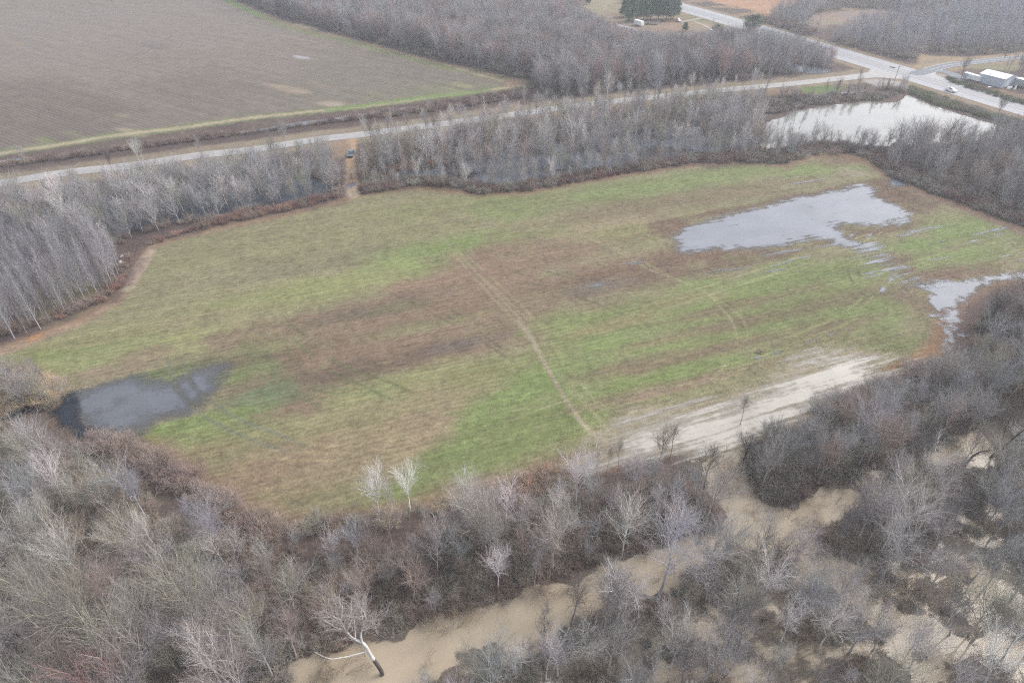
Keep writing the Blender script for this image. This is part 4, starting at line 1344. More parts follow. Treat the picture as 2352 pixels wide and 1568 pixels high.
def scatter_nodes(name, sources):
    ng = bpy.data.node_groups.new(name, 'GeometryNodeTree')
    ng.interface.new_socket("Geometry", in_out='INPUT', socket_type='NodeSocketGeometry')
    ng.interface.new_socket("Geometry", in_out='OUTPUT', socket_type='NodeSocketGeometry')
    gi, go = ng.nodes.new("NodeGroupInput"), ng.nodes.new("NodeGroupOutput")
    jn = ng.nodes.new("GeometryNodeJoinGeometry")
    # Join reverses the order of links, so the sources are added last first
    for o in reversed(sources):
        oi = ng.nodes.new("GeometryNodeObjectInfo")
        oi.inputs['Object'].default_value = o
        oi.inputs['As Instance'].default_value = True
        ng.links.new(oi.outputs['Geometry'], jn.inputs[0])
    ip = ng.nodes.new("GeometryNodeInstanceOnPoints")
    mp = ng.nodes.new("GeometryNodeMeshToPoints")
    ng.links.new(gi.outputs[0], mp.inputs['Mesh'])
    ng.links.new(mp.outputs[0], ip.inputs['Points'])
    ng.links.new(jn.outputs[0], ip.inputs['Instance'])
    ip.inputs['Pick Instance'].default_value = True

    def attr(nm, typ):
        a = ng.nodes.new("GeometryNodeInputNamedAttribute")
        a.data_type = typ
        a.inputs['Name'].default_value = nm
        return [s for s in a.outputs if s.enabled and s.name == 'Attribute'][0]
    ng.links.new(attr("idx", 'INT'), ip.inputs['Instance Index'])
    ng.links.new(attr("rot", 'FLOAT_VECTOR'), ip.inputs['Rotation'])
    ng.links.new(attr("scl", 'FLOAT_VECTOR'), ip.inputs['Scale'])
    ng.links.new(ip.outputs[0], go.inputs[0])
    return ng


def stand(name, rows, sources, label=None, cat=None):
    """rows of (x, y, z, source, rotation, scale xy, scale z, tint): one object of kind stuff"""
    n = len(rows)
    me = bpy.data.meshes.new(name)
    me.vertices.add(n)
    me.vertices.foreach_set("co", np.array([r[:3] for r in rows], np.float32).ravel())
    a = me.attributes.new("idx", 'INT', 'POINT')
    a.data.foreach_set("value", np.array([r[3] for r in rows], np.int32))
    a = me.attributes.new("rot", 'FLOAT_VECTOR', 'POINT')
    a.data.foreach_set("vector", np.array([(r[8] if len(r) > 8 else 0, r[9] if len(r) > 9 else 0, r[4]) for r in rows], np.float32).ravel())
    a = me.attributes.new("scl", 'FLOAT_VECTOR', 'POINT')
    a.data.foreach_set("vector", np.array([(r[5], r[5], r[6]) for r in rows], np.float32).ravel())
    a = me.attributes.new("tint", 'FLOAT_COLOR', 'POINT')
    a.data.foreach_set("color", np.array([tuple(r[7]) + (1,) for r in rows], np.float32).ravel())
    o = link(name, me)
    md = o.modifiers.new("scatter", 'NODES')
    md.node_group = scatter_nodes(name, sources)
    return tag(o, label, cat, kind="stuff")


def tint(c, k=1.26, v=0.16):
    f = 1 + random.uniform(-v, v)
    c = lin(c) * k * f
    c = c * np.array([.99, 1.0, 1.02])
    return tuple(float(min(0.8, max(0.01, x * (1 + random.uniform(-.03, .03))))) for x in c)


def pts_in(poly, spacing, jitter=0.42, excl=(), clump=None):
    poly = np.asarray(poly)
    x0, y0 = poly.min(0)
    x1, y1 = poly.max(0)
    xs = np.arange(x0, x1 + spacing, spacing)
    ys = np.arange(y0, y1 + spacing, spacing * 0.87)
    X, Y = np.meshgrid(xs, ys)
    X[1::2] += spacing * 0.5
    X, Y = X.ravel(), Y.ravel()
    X = X + rng.uniform(-jitter, jitter, X.shape) * spacing
    Y = Y + rng.uniform(-jitter, jitter, Y.shape) * spacing
    k = inside(X, Y, poly)
    for e in excl:
        k &= ~inside(X, Y, np.asarray(e))
    X, Y = X[k], Y[k]
    if clump:
        sc, th, sd = clump
        k = fbm(X, Y, sc, sd, 3) > th
        X, Y = X[k], Y[k]
    return X, Y


# palette of bare wood: seen colours
GREY, PALEG, LAV, BROWNR, OLVG, DARKG, WHITE = (150, 144, 142), (182, 176, 172), (148, 146, 145), (144, 130, 121), (146, 142, 130), (112, 106, 104), (214, 208, 200)
WORD = {GREY: "grey", PALEG: "pale grey", LAV: "mauve grey", BROWNR: "reddish brown", OLVG: "olive grey", DARKG: "dark grey", WHITE: "whitish"}

ZONES = [  # outline where the feet stand
    # key, outline, spacing, height range, prototypes, tints, label words, group, individual first?
    ("front", GP([(-250, 1060), (0, 1050), (140, 1062), (230, 1085), (310, 1130), (390, 1190), (470, 1235), (550, 1268), (640, 1290), (700, 1295), (745, 1500), (660, 1520), (640, 1700), (-400, 1700)]),
     4.1, (6, 12.5), (0, 1, 2, 3, 5, 6, 7), (GREY, GREY, PALEG, OLVG, OLVG, BROWNR, LAV), "in the dry wood before the field", None),
    ("bank", GP([(640, 1290), (860, 1262), (1000, 1235), (1150, 1195), (1290, 1165), (1400, 1135), (1560, 1120), (1610, 1140), (1650, 1180), (1640, 1212), (1580, 1228), (1476, 1264), (1370, 1296), (1276, 1340), (1190, 1362), (1100, 1390), (1030, 1408), (935, 1438), (840, 1468), (755, 1498), (700, 1250)]),
     4.1, (5, 11), (0, 1, 2, 3, 4, 6, 7), (GREY, BROWNR, BROWNR, GREY, PALEG, LAV), "on the leafy bank between field and channel", (CH_W, CH_N)),
    ("flooded", GP([(1010, 1560), (1180, 1460), (1400, 1400), (1560, 1350), (1600, 1250), (1680, 1240), (1860, 1245), (1960, 1180), (2000, 1130), (2100, 1080), (2200, 1010), (2420, 940), (2600, 1000), (2600, 1720), (900, 1720)]),
     4.5, (6, 12.5), (0, 1, 2, 3, 4, 5, 7, 8, 9), (GREY, GREY, PALEG, OLVG, LAV, DARKG), "in the brown flooded wood", (CH_W, CH_N, CH_SE, CH_E)),
    ("right", GP([(1730, 1120), (1715, 1050), (1780, 1005), (1890, 970), (2010, 935), (2140, 895), (2225, 840), (2258, 785), (2250, 745), (2290, 715), (2352, 690), (2600, 620), (2600, 960), (2330, 950), (2220, 1000), (2100, 1050), (1960, 1105), (1880, 1120), (1800, 1160), (1760, 1150)]),
     4.1, (6, 12), (0, 1, 2, 3, 4, 6, 7), (GREY, LAV, LAV, DARKG, BROWNR, OLVG), "in the wood behind the silty flood", (CH_N, CH_E)),
    ("corner", GP([(-150, 965), (0, 952), (60, 934), (118, 930), (138, 905), (120, 880), (60, 868), (-150, 880)]),
     3.4, (5, 8.5), (0, 2, 4), (GREY, OLVG, GREY), "in the clump beside the dark pool", None),
    ("poolside", GP([(-150, 1020), (0, 1000), (80, 1000), (170, 1035), (200, 1062), (140, 1058), (0, 1045), (-150, 1055)]), 4.2, (4, 6.5), (0, 2, 4), (GREY, DARKG, PALEG), "on the near shore of the dark pool", None),
    ("shore", GP([(1300, 1092), (1420, 1075), (1500, 1062), (1600, 1068), (1640, 1085), (1640, 1130), (1500, 1100), (1400, 1095)]), 6.5, (6, 11), (7, 9, 8, 4), (PALEG, DARKG, GREY), "at the edge of the silty field flood", None),
    ("west", GP([(-300, 530), (0, 472), (150, 448), (300, 420), (450, 400), (600, 375), (740, 350), (772, 384), (790, 440), (700, 464), (600, 482), (480, 506), (360, 532), (300, 552), (240, 575), (120, 560), (0, 575), (-300, 640)]),
     4.2, (7, 11), (0, 2, 4, 3, 1), (GREY, LAV, LAV, GREY, PALEG, OLVG), "west", None),
    ("middle", GP([(825, 372), (850, 345), (1000, 322), (1200, 294), (1400, 268), (1600, 250), (1740, 245), (1760, 290), (1745, 330), (1850, 330), (1900, 332), (1860, 352), (1800, 372), (1700, 365), (1600, 368), (1490, 384), (1350, 408), (1200, 432), (1110, 438), (1030, 424), (960, 420), (870, 434), (830, 420)]),
     3.9, (7, 11.5), (0, 2, 4, 3, 6, 6, 6), (GREY, LAV, GREY, PALEG, OLVG, BROWNR), "middle", None),
    ("strip", GP([(1905, 334), (1990, 340), (2120, 338), (2250, 330), (2330, 312), (2352, 290), (2650, 330), (2650, 610), (2352, 502), (2200, 456), (2110, 424), (2050, 395), (2010, 362), (1960, 345)]),
     4.6, (7, 11.5), (0, 2, 4, 3, 6, 5), (LAV, LAV, DARKG, GREY, BROWNR, GREY), "strip", None),
    ("north", GP([(540, -2), (640, 34), (735, 64), (800, 80), (950, 120), (1080, 152), (1180, 174), (1230, 190), (1250, 226), (1400, 212), (1560, 194), (1700, 182), (1850, 168), (1912, 160), (1900, 144), (1800, 116), (1700, 100), (1620, 98), (1560, 110), (1500, 112), (1450, 95), (1400, 80), (1370, 50), (1330, 30), (1290, 5), (1290, -40), (460, -60)]),
     4.6, (8, 14), (0, 1, 2, 3, 5), (GREY, LAV, LAV, (150, 128, 122), GREY, DARKG), "north", (GP([(1150, 190), (1200, 176), (1225, 186), (1215, 200)]),)),
    ("beyond", GP([(1912, 96), (1990, 64), (2080, 54), (2352, -10), (2700, -20), (2700, 108), (2352, 118), (2230, 126), (2120, 116), (2112, 138), (2060, 138), (1985, 117)]),
     5.0, (8, 12.5), (6, 7, 2, 4), (LAV, (146, 144, 152), GREY, (150, 148, 154)), "beyond", None),
    ("backwood", GP([(1762, 50), (1800, 24), (1850, 2), (2352, -70), (2700, -70), (2700, -25), (2352, -14), (2075, 34), (2050, 22), (1960, 18), (1870, 30), (1850, 62), (1880, 82), (1800, 60)]),
     5.4, (7, 12), (6, 7, 2, 4), (LAV, (146, 144, 152), GREY), "beyond", None),
    ("yardwood", GP([(2275, 158), (2320, 160), (2420, 172), (2420, 235), (2360, 226), (2335, 206), (2330, 175)]), 5.0, (8, 12), (6, 8, 4), (GREY, DARKG), "yard", None),
    ("ditchline", GP([(0, 375), (560, 300), (900, 250), (1180, 214), (1240, 234), (1000, 262), (750, 290), (550, 318), (300, 352), (0, 390)]), 15, (3, 6), (4, 2), (GREY, BROWNR), "ditch", None),
    ("roadside", GP([(0, 440), (300, 398), (560, 362), (700, 340), (760, 338), (700, 352), (560, 375), (300, 412), (0, 455)]), 13, (5, 9), (4, 2, 6), (GREY, PALEG), "roadside", None),
    ("pondbank", GP([(1700, 240), (1800, 225), (1900, 222), (2000, 205), (2070, 203), (2080, 212), (2030, 230), (1940, 234), (1850, 246), (1770, 262), (1700, 260)]), 6, (4, 8), (4, 2, 6), (GREY, DARKG), "bank", None),
    ("pondleft", GP([(1735, 348), (1742, 300), (1770, 272), (1810, 262), (1850, 268), (1850, 300), (1800, 335), (1850, 336), (1840, 350)]), 8.5, (5, 8), (6, 4, 6), (GREY, DARKG), "bank", None),
    ("pondfront", GP([(1745, 345), (1770, 330), (1900, 336), (1990, 334), (2110, 334), (2240, 328), (2310, 312), (2330, 320), (2250, 345), (2000, 350), (1800, 360)]), 4.2, (4, 8), (2, 4, 0), (DARKG, GREY), "bank", None),
]

EXCL_ALL = [W_POND, PLOW, GP([(795, 300), (826, 300), (832, 455), (786, 455)])]
road_pts = [(SR, SRW + 2.5), (HW, HWW + 4.5), (CR, CRW + 2.5)]
TREES = []                      # zone, x, y, height, proto, tint colour, width scale
for key, poly, spc, hr, protos, tints, words, ex in ZONES:
    X, Y = pts_in(poly, spc, 0.42, list(ex or []) + (EXCL_ALL if key != 'pondleft' else []))
    for x, y in zip(X, Y):
        if any(line_dist(np.array([x]), np.array([y]), P[::4])[0] < w for P, w in road_pts):
            continue
        if key not in ("corner", "poolside", "shore") and sdf(np.array([x]), np.array([y]), FIELD)[0] > -0.8:
            continue
        hgt = hr[0] + (hr[1] - hr[0]) * (0.25 + 0.75 * random.random() ** 0.8)
        px_, py_ = np.array([x]), np.array([y])
        if key in ("middle", "strip", "west", "right"):     # lower trees at the edge of the field
            dd = -sdf(px_, py_, FIELD)[0]
            hgt *= 0.55 + 0.45 * min(1, dd / 16)
        if key in ("middle", "west", "roadside"):           # young growth along the road
            dd = line_dist(px_, py_, SR[::4])[0]
            if random.random() < (.82 if key == 'middle' else .93):
                hgt = min(hgt, 2.0 + (0.33 if key == 'middle' else .25) * dd * random.uniform(.75, 1.2))
        if key == "north":
            dd = min(line_dist(px_, py_, HW[::4])[0] - 6, -sdf(px_, py_, YARD)[0] + 6)
            hgt = min(hgt, 4.5 + 0.20 * dd * random.uniform(.8, 1.2))
        if key == "front":
            dd = -sdf(px_, py_, FIELD)[0]
            hgt *= 0.6 + 0.4 * min(1, dd / 22)
        if random.random() < .30:                            # younger trees between the old ones
            hgt *= random.uniform(.5, .75)
        if key in ("middle", "west") and line_dist(px_, py_, SR[::4])[0] < 8:
            continue
        if key == "middle" and sdf(px_, py_, W_STRIP)[0] > 1 and random.random() < .10:
            continue
        if key == "flooded" and random.random() < 0.06:
            continue
        TREES.append((key, x, y, hgt, random.choice(protos), random.choice(tints), random.uniform(.85, 1.2)))
print("trees planned", len(TREES))

# --- the trees seen largest become things of their own, the rest of the wood is one mass
def seen_size(t):
    X, Y, f = proj(t[1], t[2], t[3] * 0.6)
    if not (-40 < X < 2392 and -30 < Y < 1600):
        return 0
    return t[3] * t[6] * FD / f


FAR_ZONES = {"west", "middle", "strip", "north", "beyond", "backwood", "yardwood", "ditchline", "roadside", "pondbank", "pondfront", "pondleft"}
order = sorted(range(len(TREES)), key=lambda i: -seen_size(TREES[i]))
IND = set(i for i in order[:238] if seen_size(TREES[i]) > 0)
ZINFO = {z[0]: z[6] for z in ZONES}
ZGROUP = {"front": "bare trees of the wood at the near end", "bank": "bare trees on the leafy bank", "flooded": "bare trees in the flooded wood",
          "right": "bare trees beside the flooded field edge", "corner": "bare trees in the clump by the pool", "poolside": "bare trees on the pool shore", "shore": "bare trees at the edge of the silty flood"}
SKIPNEAR = []
FORM = {0: "spreading", 1: "wide spreading", 2: "upright", 3: "rounded", 4: "narrow crowned", 5: "broad crowned", 6: "tall slim", 7: "tall bushy", 8: "slim", 9: "high crowned"}


def put_tree(name, x, y, hgt, proto, tn, wide, label, group, cat="tree", tilt=(0, 0), z=0.0, rot=None):
    tm, cm, h0 = proto
    s = hgt / h0
    e = thing(name, label, cat, (x, y, z), 0, group)
    e.rotation_euler = (tilt[0], tilt[1], random.uniform(0, 6.28) if rot is None else rot)
    e.scale = (s * wide, s * wide, s)
    a, b = link("trunk", tm, e), link("crown", cm, e)
    a["tint"] = [*tn[0], 1.0]
    b["tint"] = [*tn[1], 1.0]
    return e


rows = []
for i, t in enumerate(TREES):
    key, x, y, hgt, pr, tc, wd = t
    tn = tint(tc)
    if i in IND and key in ZGROUP:
        lab = "%s %s bare tree %s" % (FORM[pr], WORD.get(tc, "grey"), ZINFO[key])
        put_tree("bare_tree", x, y, hgt, NEARP[pr], (tuple(c * .8 for c in tn), tn), wd * 0.92, lab, "%s, %s %s" % (ZGROUP[key], WORD.get(tc, "grey"), FORM[pr]),
                 tilt=(random.gauss(0, .05), random.gauss(0, .05)))
    else:
        src = {0: 0, 1: 1, 2: 2, 3: 0, 4: 3, 5: 1, 6: 3, 7: 4, 8: 5, 9: 6}[pr]
        if key == "middle" and line_dist(np.array([x]), np.array([y]), SR[::4])[0] < 22:
            src = 6
            hgt *= 1.1
        s = hgt / 15.0
        rows.append((x, y, 0, src, random.uniform(0, 6.28), s * wd, s, tn, random.gauss(0, .05), random.gauss(0, .05)))
for x0, x1, gap in ((840, 1760, 4.2), (330, 770, 15.0), (1180, 1560, 4.6)):    # the thin tall row beside the side road
    a, b = G(x0, 300)[0] * 0, 0
    P = SR[[i for i in range(len(SR)) if x0 < proj(SR[i, 0], SR[i, 1], 0)[0] < x1]]
    n = int(np.linalg.norm(np.diff(P, axis=0), axis=1).sum() / gap)
    for p, q in zip(resample(P, n)[:-1], resample(P, n)[1:]):
        t = (q - p) / np.linalg.norm(q - p)
        w = random.uniform(7, 20)
        x, y = p + t * random.uniform(-2, 2) + np.array([t[1], -t[0]]) * w
        if inside(np.array([x]), np.array([y]), EXCL_ALL[2])[0]:
            continue
        s = random.uniform(7.5, 12.5) / 15
        rows.append((x, y, 0, random.choice((6, 6, 3, 5)), random.uniform(0, 6.28), s * random.uniform(.7, 1.0), s, tint(random.choice((PALEG, GREY, (198, 190, 182), DARKG))), random.gauss(0, .04), random.gauss(0, .04)))
stand("bare_woodland", rows, FARP)
print("individual trees", len([i for i in IND if TREES[i][0] in ZGROUP]), "woodland", len(rows))

# --- the planted slender trees, left
PLANT = GP([(-60, 600), (0, 590), (110, 566), (200, 556), (262, 588), (288, 606), (278, 652), (240, 682), (150, 735), (60, 772), (-60, 815)])
X, Y = pts_in(PLANT, 3.0, 0.3)
kk = [i for i in range(len(X)) if -40 < proj(X[i], Y[i], 8)[0] < 2400]
kk = sorted(kk, key=lambda i: Y[i])[:300]
for i in kk:
    hgt = random.uniform(9.5, 13.5)
    c = random.choice(((186, 182, 186), (176, 172, 176), (168, 160, 160), (196, 192, 192)))
    front = -sdf(X[i:i + 1], Y[i:i + 1], FIELD)[0] < 5
    w = {186: "silvery", 176: "mauve grey", 168: "brownish grey", 196: "whitish"}[c[0]]
    lab = "slender %s planted tree %s" % (w, "in the plantation row facing the field" if front else "inside the plantation left of the field")
    tn = tint(c, .68)
    put_tree("slender_tree", X[i], Y[i], hgt, POLE[i % 4], (tuple(v * .85 for v in tn), tn), random.uniform(.9, 1.2), lab, "plantation trees, %s, %s" % (w, "front row" if front else "inner rows"),
             tilt=(random.gauss(0, .02), random.gauss(0, .02)))

# --- brush: the undergrowth nobody could count
UG = []


def brush(poly, spacing, cols, h=(0.6, 1.1), excl=(), clump=None, k=.6, kinds=4):
    X, Y = pts_in(poly, spacing, 0.45, excl, clump)
    for x, y in zip(X, Y):
        s = random.uniform(*h)
        UG.append((x, y, 0, random.randrange(4) if kinds > 0 else 4, random.uniform(0, 6.28), s * random.uniform(.9, 1.3), s, tuple(v * f for v, f in zip(tint(random.choice(cols), k * 2.05), (1.02, 1.0, .93)))))


RB, RB2, GB, PK, ST = (136, 123, 116), (146, 132, 123), (148, 144, 137), (154, 142, 138), (180, 162, 138)
ZP = {z[0]: z[1] for z in ZONES}
brush(ZP["front"], 2.4, (RB, GB, GB, RB2), (.5, 1.1))
brush(ZP["bank"], 2.0, (RB, RB, RB2, GB), (.5, 1.1))
brush(ZP["right"], 2.1, (RB, GB, GB, (112, 100, 98)), (.6, 1.2), (CH_N, CH_E))
brush(ZP["corner"], 1.7, (GB, ST), (.5, 1.2))
for D in DRY:
    brush(D, 1.8, (RB, RB2, GB, GB), (.35, .85))
brush(ZP["flooded"], 3.6, (GB, RB2, GREY), (.4, 1.1), (CH_W, CH_N, CH_SE, CH_E), (9, 0.0, 101))
brush(GP([(190, 1012), (280, 1016), (400, 1075), (480, 1130), (560, 1185), (640, 1210), (640, 1240), (540, 1215), (400, 1120), (300, 1065), (220, 1030)]), 1.3, (PK, (146, 130, 126), RB2), (.6, 1.3))
brush(GP([(640, 1206), (800, 1196), (1000, 1156), (1200, 1108), (1300, 1085), (1320, 1100), (1150, 1140), (1000, 1180), (860, 1206), (650, 1235)]), 1.5, (GB, (164, 144, 136), ST), (.4, .9))
brush(GP([(1190, 1108), (1290, 1080), (1320, 1090), (1290, 1140), (1200, 1170)]), 1.6, ((172, 146, 130), (164, 142, 130), GB), (.5, 1.1))
brush(GP([(1860, 940), (1960, 905), (2080, 862), (2150, 832), (2165, 845), (2060, 905), (1920, 960)]), 1.6, ((160, 150, 150), LAV, (166, 150, 146)), (.6, 1.2))
brush(GP([(0, 376), (560, 302), (900, 252), (1170, 213), (1215, 224), (1000, 256), (750, 284), (550, 312), (300, 345), (0, 386), (-150, 406), (-150, 398)]), 1.8, ((124, 106, 104), (118, 100, 98), (122, 110, 104), RB2), (.45, .9), W_DITCH)
for z, sp_, cols in (("west", 2.6, (RB, GB, RB2)), ("middle", 2.6, (RB2, (158, 128, 112), GB, RB)), ("strip", 2.8, (RB, GB, (112, 96, 96))), ("north", 3.6, (RB, GB, (118, 108, 106))),
                     ("beyond", 4.5, (RB2, GB)), ("backwood", 4.5, (RB2, GB)), ("pondbank", 1.9, (RB, (108, 92, 86), GB)), ("pondfront", 2.6, (RB, (108, 92, 86), GB))):
    brush(ZP[z], sp_, cols, (.7, 1.5) if z in ('north', 'beyond', 'backwood') else (.5, 1.1), EXCL_ALL + [W_STRIP, W_LSTRIP] + W_NORTH, (10, -.5, 111))
for Z in (CH_W, CH_N, CH_SE, CH_E):
    brush(Z, 3.4, ((150, 132, 112), GREY, (128, 116, 104)), (.5, 1.3), (), (8, -.1, 121), .5, -1)
fringe = GP([(830, 446), (880, 438), (960, 424), (1030, 428), (1110, 444), (1200, 438), (1350, 413), (1500, 388), (1600, 374), (1700, 371), (1800, 378), (1850, 356), (1900, 343), (1960, 350), (2010, 370),
             (2040, 402), (2100, 428), (2200, 464), (2300, 501), (2380, 532), (2380, 520), (2300, 490), (2200, 450), (2100, 412), (2050, 385), (2010, 352), (1950, 336), (1890, 330), (1840, 344), (1790, 366), (1700, 358), (1600, 360), (1500, 374), (1350, 398), (1200, 424), (1110, 430), (1030, 414), (960, 410), (880, 424), (830, 432)])
brush(fringe, 1.7, (RB, (120, 94, 92), GB), (.5, 1.1))
brush(GP([(350, 556), (480, 508), (600, 484), (700, 464), (785, 442), (785, 452), (700, 476), (600, 496), (500, 516), (400, 542), (300, 590), (285, 650), (240, 690), (150, 728), (0, 776), (0, 764), (150, 716), (235, 672), (270, 640), (290, 590)]), 1.7, (RB, (128, 100, 98), (150, 122, 110)), (.4, .9))
brush(GP([(2090, 203), (2200, 238), (2300, 270), (2352, 282), (2352, 300), (2250, 268), (2150, 240), (2090, 217)]), 1.9, (RB, GB, (110, 116, 84), (118, 122, 88)), (.5, 1.0))
brush(GP([(2170, 178), (2215, 192), (2300, 218), (2360, 236), (2360, 246), (2290, 224), (2220, 203), (2180, 188)]), 1.7, ((104, 116, 84), (110, 118, 90), RB), (.4, .8), (), None, .5)
brush(GP([(1752, 45), (1790, 50), (1830, 62), (1870, 80), (1850, 85), (1800, 66), (1750, 52)]), 2.5, (RB, (124, 108, 108)), (.7, 1.4))
print("brush", len(UG))
stand("undergrowth", UG, BUSHP)

# ------------------------------------------------------------------ trees that stand out
def at_plane(x, y, Y):
    """the point of the vertical plane at distance Y seen at x, y of the picture"""
    r, u = x - CX, -(y - CY)
    wy, wz = FD * cp + u * sp, -FD * sp + u * cp
    t = Y / wy
    return np.array([r * t, Y, H + wz * t])


def sycamore():
    bx, by = G(878, 1549)
    s2d = .91875

    def path(pts, dy0=0.0, dy1=0.0):
        n = len(pts)
        return spline([at_plane(x * s2d, y * s2d, by + dy0 + (dy1 - dy0) * i / (n - 1)) for i, (x, y) in enumerate(pts)], 4)
    trunk = path([(957, 1695), (953, 1676), (937, 1652), (925, 1634), (914, 1614), (905, 1605)], 0, .3)
    trunk[0] = (trunk[0][0], trunk[0][1], -.3)
    limbs = [path([(905, 1605), (890, 1599), (880, 1592), (868, 1580), (860, 1569), (853, 1553), (846, 1546), (832, 1540)], .3, -.4),
             path([(905, 1605), (902, 1586), (908, 1567), (915, 1549), (911, 1534), (908, 1522)], .3, 1.2),
             path([(862, 1573), (843, 1569), (828, 1560), (808, 1548)], 0, -1.4),
             path([(889, 1599), (888, 1580), (886, 1558), (884, 1536)], .2, 1.6),
             path([(853, 1553), (855, 1535), (856, 1518), (850, 1508)], -.1, .8),
             path([(868, 1580), (872, 1565), (878, 1548), (880, 1538)], 0, -1.2),
             path([(904, 1576), (916, 1572), (930, 1562), (938, 1552)], .6, -.6)]
    low = path([(917, 1628), (896, 1633), (866, 1641), (846, 1644), (828, 1646), (806, 1639), (786, 1628)], .2, -2.2)

    def tube1(P, r0, r1, s):
        k = len(P)
        return P[None], (r0 + (r1 - r0) * np.linspace(0, 1, k))[None]
    e = thing("sycamore_tree", "white barked sycamore leaning left over the tan channel with a long low limb", "tree", (bx, by, 0))
    off = np.array([bx, by, 0])
    white, dark = (.58, .56, .53), (.30, .26, .23)
    P, R = tube1(trunk - off, .30, .19, 8)
    k = len(trunk)
    lower = P[:, :int(k * .45) + 1], R[:, :int(k * .45) + 1]
    upper = P[:, int(k * .45):], R[:, int(k * .45):]
    a = link("trunk", part_mesh("trunk", [tubes(*upper, 8)], M_BARK), e)
    a["tint"] = [.44, .43, .41, 1.0]
    a = link("trunk_foot", part_mesh("trunk_foot", [tubes(*lower, 8)], M_BARK), e)
    a["tint"] = [.07, .06, .055, 1.0]
    rg = np.random.default_rng(5)
    tw = []
    for i, l in enumerate(limbs):
        Pl, Rl = tube1(l - off, .155 if i < 2 else .085, .035, 6)
        a = link("limb", part_mesh("limb", [tubes(Pl, Rl, 6)], M_BARK), e)
        a["tint"] = [.44, .43, .41, 1.0]
        L2, r2 = children(Pl, Rl, 14 if i < 2 else 9, .3, 1, (22, 50), (.16, .40), 5, rg, .3, .06, .6, .022, .4)
        L3, r3 = children(L2, r2, 7, .2, 1, (20, 50), (.35, .7), 4, rg, .15, .05, .6, .012, .5)
        L4, r4 = children(L3, r3, 4, .2, 1, (20, 50), (.35, .7), 3, rg, .15, .05, .6, .009, .5)
        tw += [tubes(L2, r2, 4), tubes(L3, r3, 3), tubes(L4, r4, 3)]
    Pl, Rl = tube1(low - off, .10, .03, 6)
    a = link("low_limb", part_mesh("low_limb", [tubes(Pl, Rl, 6)], M_BARK), e)
    a["tint"] = [.44, .43, .41, 1.0]
    L2, r2 = children(Pl, Rl, 6, .5, 1, (30, 60), (.06, .14), 4, rg, .3, .06, .5, .014, .4)
    tw.append(tubes(L2, r2, 3))
    c = link("crown", part_mesh("crown", tw, M_TWIG), e)
    c["tint"] = [.46, .42, .39, 1.0]


sycamore()


def special(base, top, proto, colr, label, wide=1.0, name="bare_tree", tilt=(0, 0), kt=.8, dark_trunk=False, rot=None):
    x, y = G(*base)
    h = height_of(base, top)
    tn = tint(colr, kt, .02)
    tr = tuple(c * .22 for c in tn) if dark_trunk else tuple(c * .8 for c in tn)
    return put_tree(name, x, y, h, proto, (tr, tn), wide, label, None, tilt=tilt, rot=rot)


special((872, 1188), 1080, BROAD[4], WHITE, "pale grey tree at the field edge, leftmost of three standing close together", .85, kt=1.0)
special((905, 1178), 1098, TALL[2], WHITE, "smallest of three pale trees at the near field edge", .7, kt=1.0)
special((942, 1172), 1070, BROAD[2], WHITE, "whitest and right one of three pale trees at the near field edge", .8, kt=1.1)
special((822, 1180), 1150, TALL[0], PALEG, "short thin pale sapling left of the three pale field edge trees", .8)
special((1268, 1312), 1182, BROAD[0], (206, 194, 180), "large cream fan shaped tree on the bank right above the tan channel", .95, kt=.68)
special((1108, 1262), 1152, BROAD[1], (196, 184, 172), "wide cream crowned tree on the bank right below the field edge", .9, kt=.68)
special((1508, 1385), 1200, TALL[1], (204, 202, 204), "tall frosty grey tree at the end of the narrow island in the channel", 1.25, kt=.68)
special((1400, 1405), 1300, BROAD[2], (206, 204, 206), "small silvery tree on the tip of the narrow channel island", .8, kt=.68)
special((1660, 1300), 1215, BROAD[1], (190, 192, 190), "silvery green tree spreading over the small round island", 1.1, kt=.68)
special((630, 1560), 1440, TALL[0], (196, 190, 182), "pale straight tree at the left end of the tan channel", .95, kt=.68)
special((335, 1190), 1068, BROAD[2], (190, 188, 192), "silvery fan of branches rising above pink brush at the field corner", .7, kt=.68)
special((465, 1240), 1155, TALL[1], (180, 176, 186), "mauve silver tree left of the near corner of the field", 1.0, kt=.68)
special((520, 1275), 1185, TALL[1], (182, 178, 190), "mauve silver tree just behind the near corner of the field", .9, kt=.68)
special((470, 1480), 1345, BROAD[5], (176, 170, 152), "big olive cream tree in the dry wood with arching branches", .85, kt=.68)
special((250, 1500), 1320, BROAD[1], (150, 146, 132), "largest olive grey tree of the dry wood", .9, kt=.8)
special((560, 1450), 1370, BROAD[3], (164, 156, 160), "mauve grey fan shaped tree in the dry wood", .8, kt=.8)
special((120, 1180), 1080, BROAD[3], (176, 176, 178), "silver grey tree in the dry wood below the dark pool", .85, kt=.68)
special((290, 1620), 1525, BROAD[1], (172, 138, 136), "pinkish tree at the bottom edge of the dry wood", 1.0, kt=.8)
special((1512, 1068), 984, BROAD[4], (150, 134, 120), "brown forked tree standing in the silty field flood", .8)
special((1540, 1050), 980, TALL[3], (152, 136, 124), "thin brown tree in the silty flood right of the forked one", 1.0)
special((1418, 1090), 1020, TALL[3], (150, 130, 116), "thin brown sapling at the left tip of the silty flood", .7)
special((1392, 1092), 1032, TALL[3], (150, 130, 116), "bent thin sapling left of the silty flood's saplings", .7)
special((1612, 1140), 1030, TALL[1], (120, 114, 104), "dark trunked tree at the mouth of the channel", 1.0, dark_trunk=True)
special((1704, 1064), 995, BROAD[4], DARKG, "dark crooked tree on the bank right of the channel mouth", 1.2, dark_trunk=True)
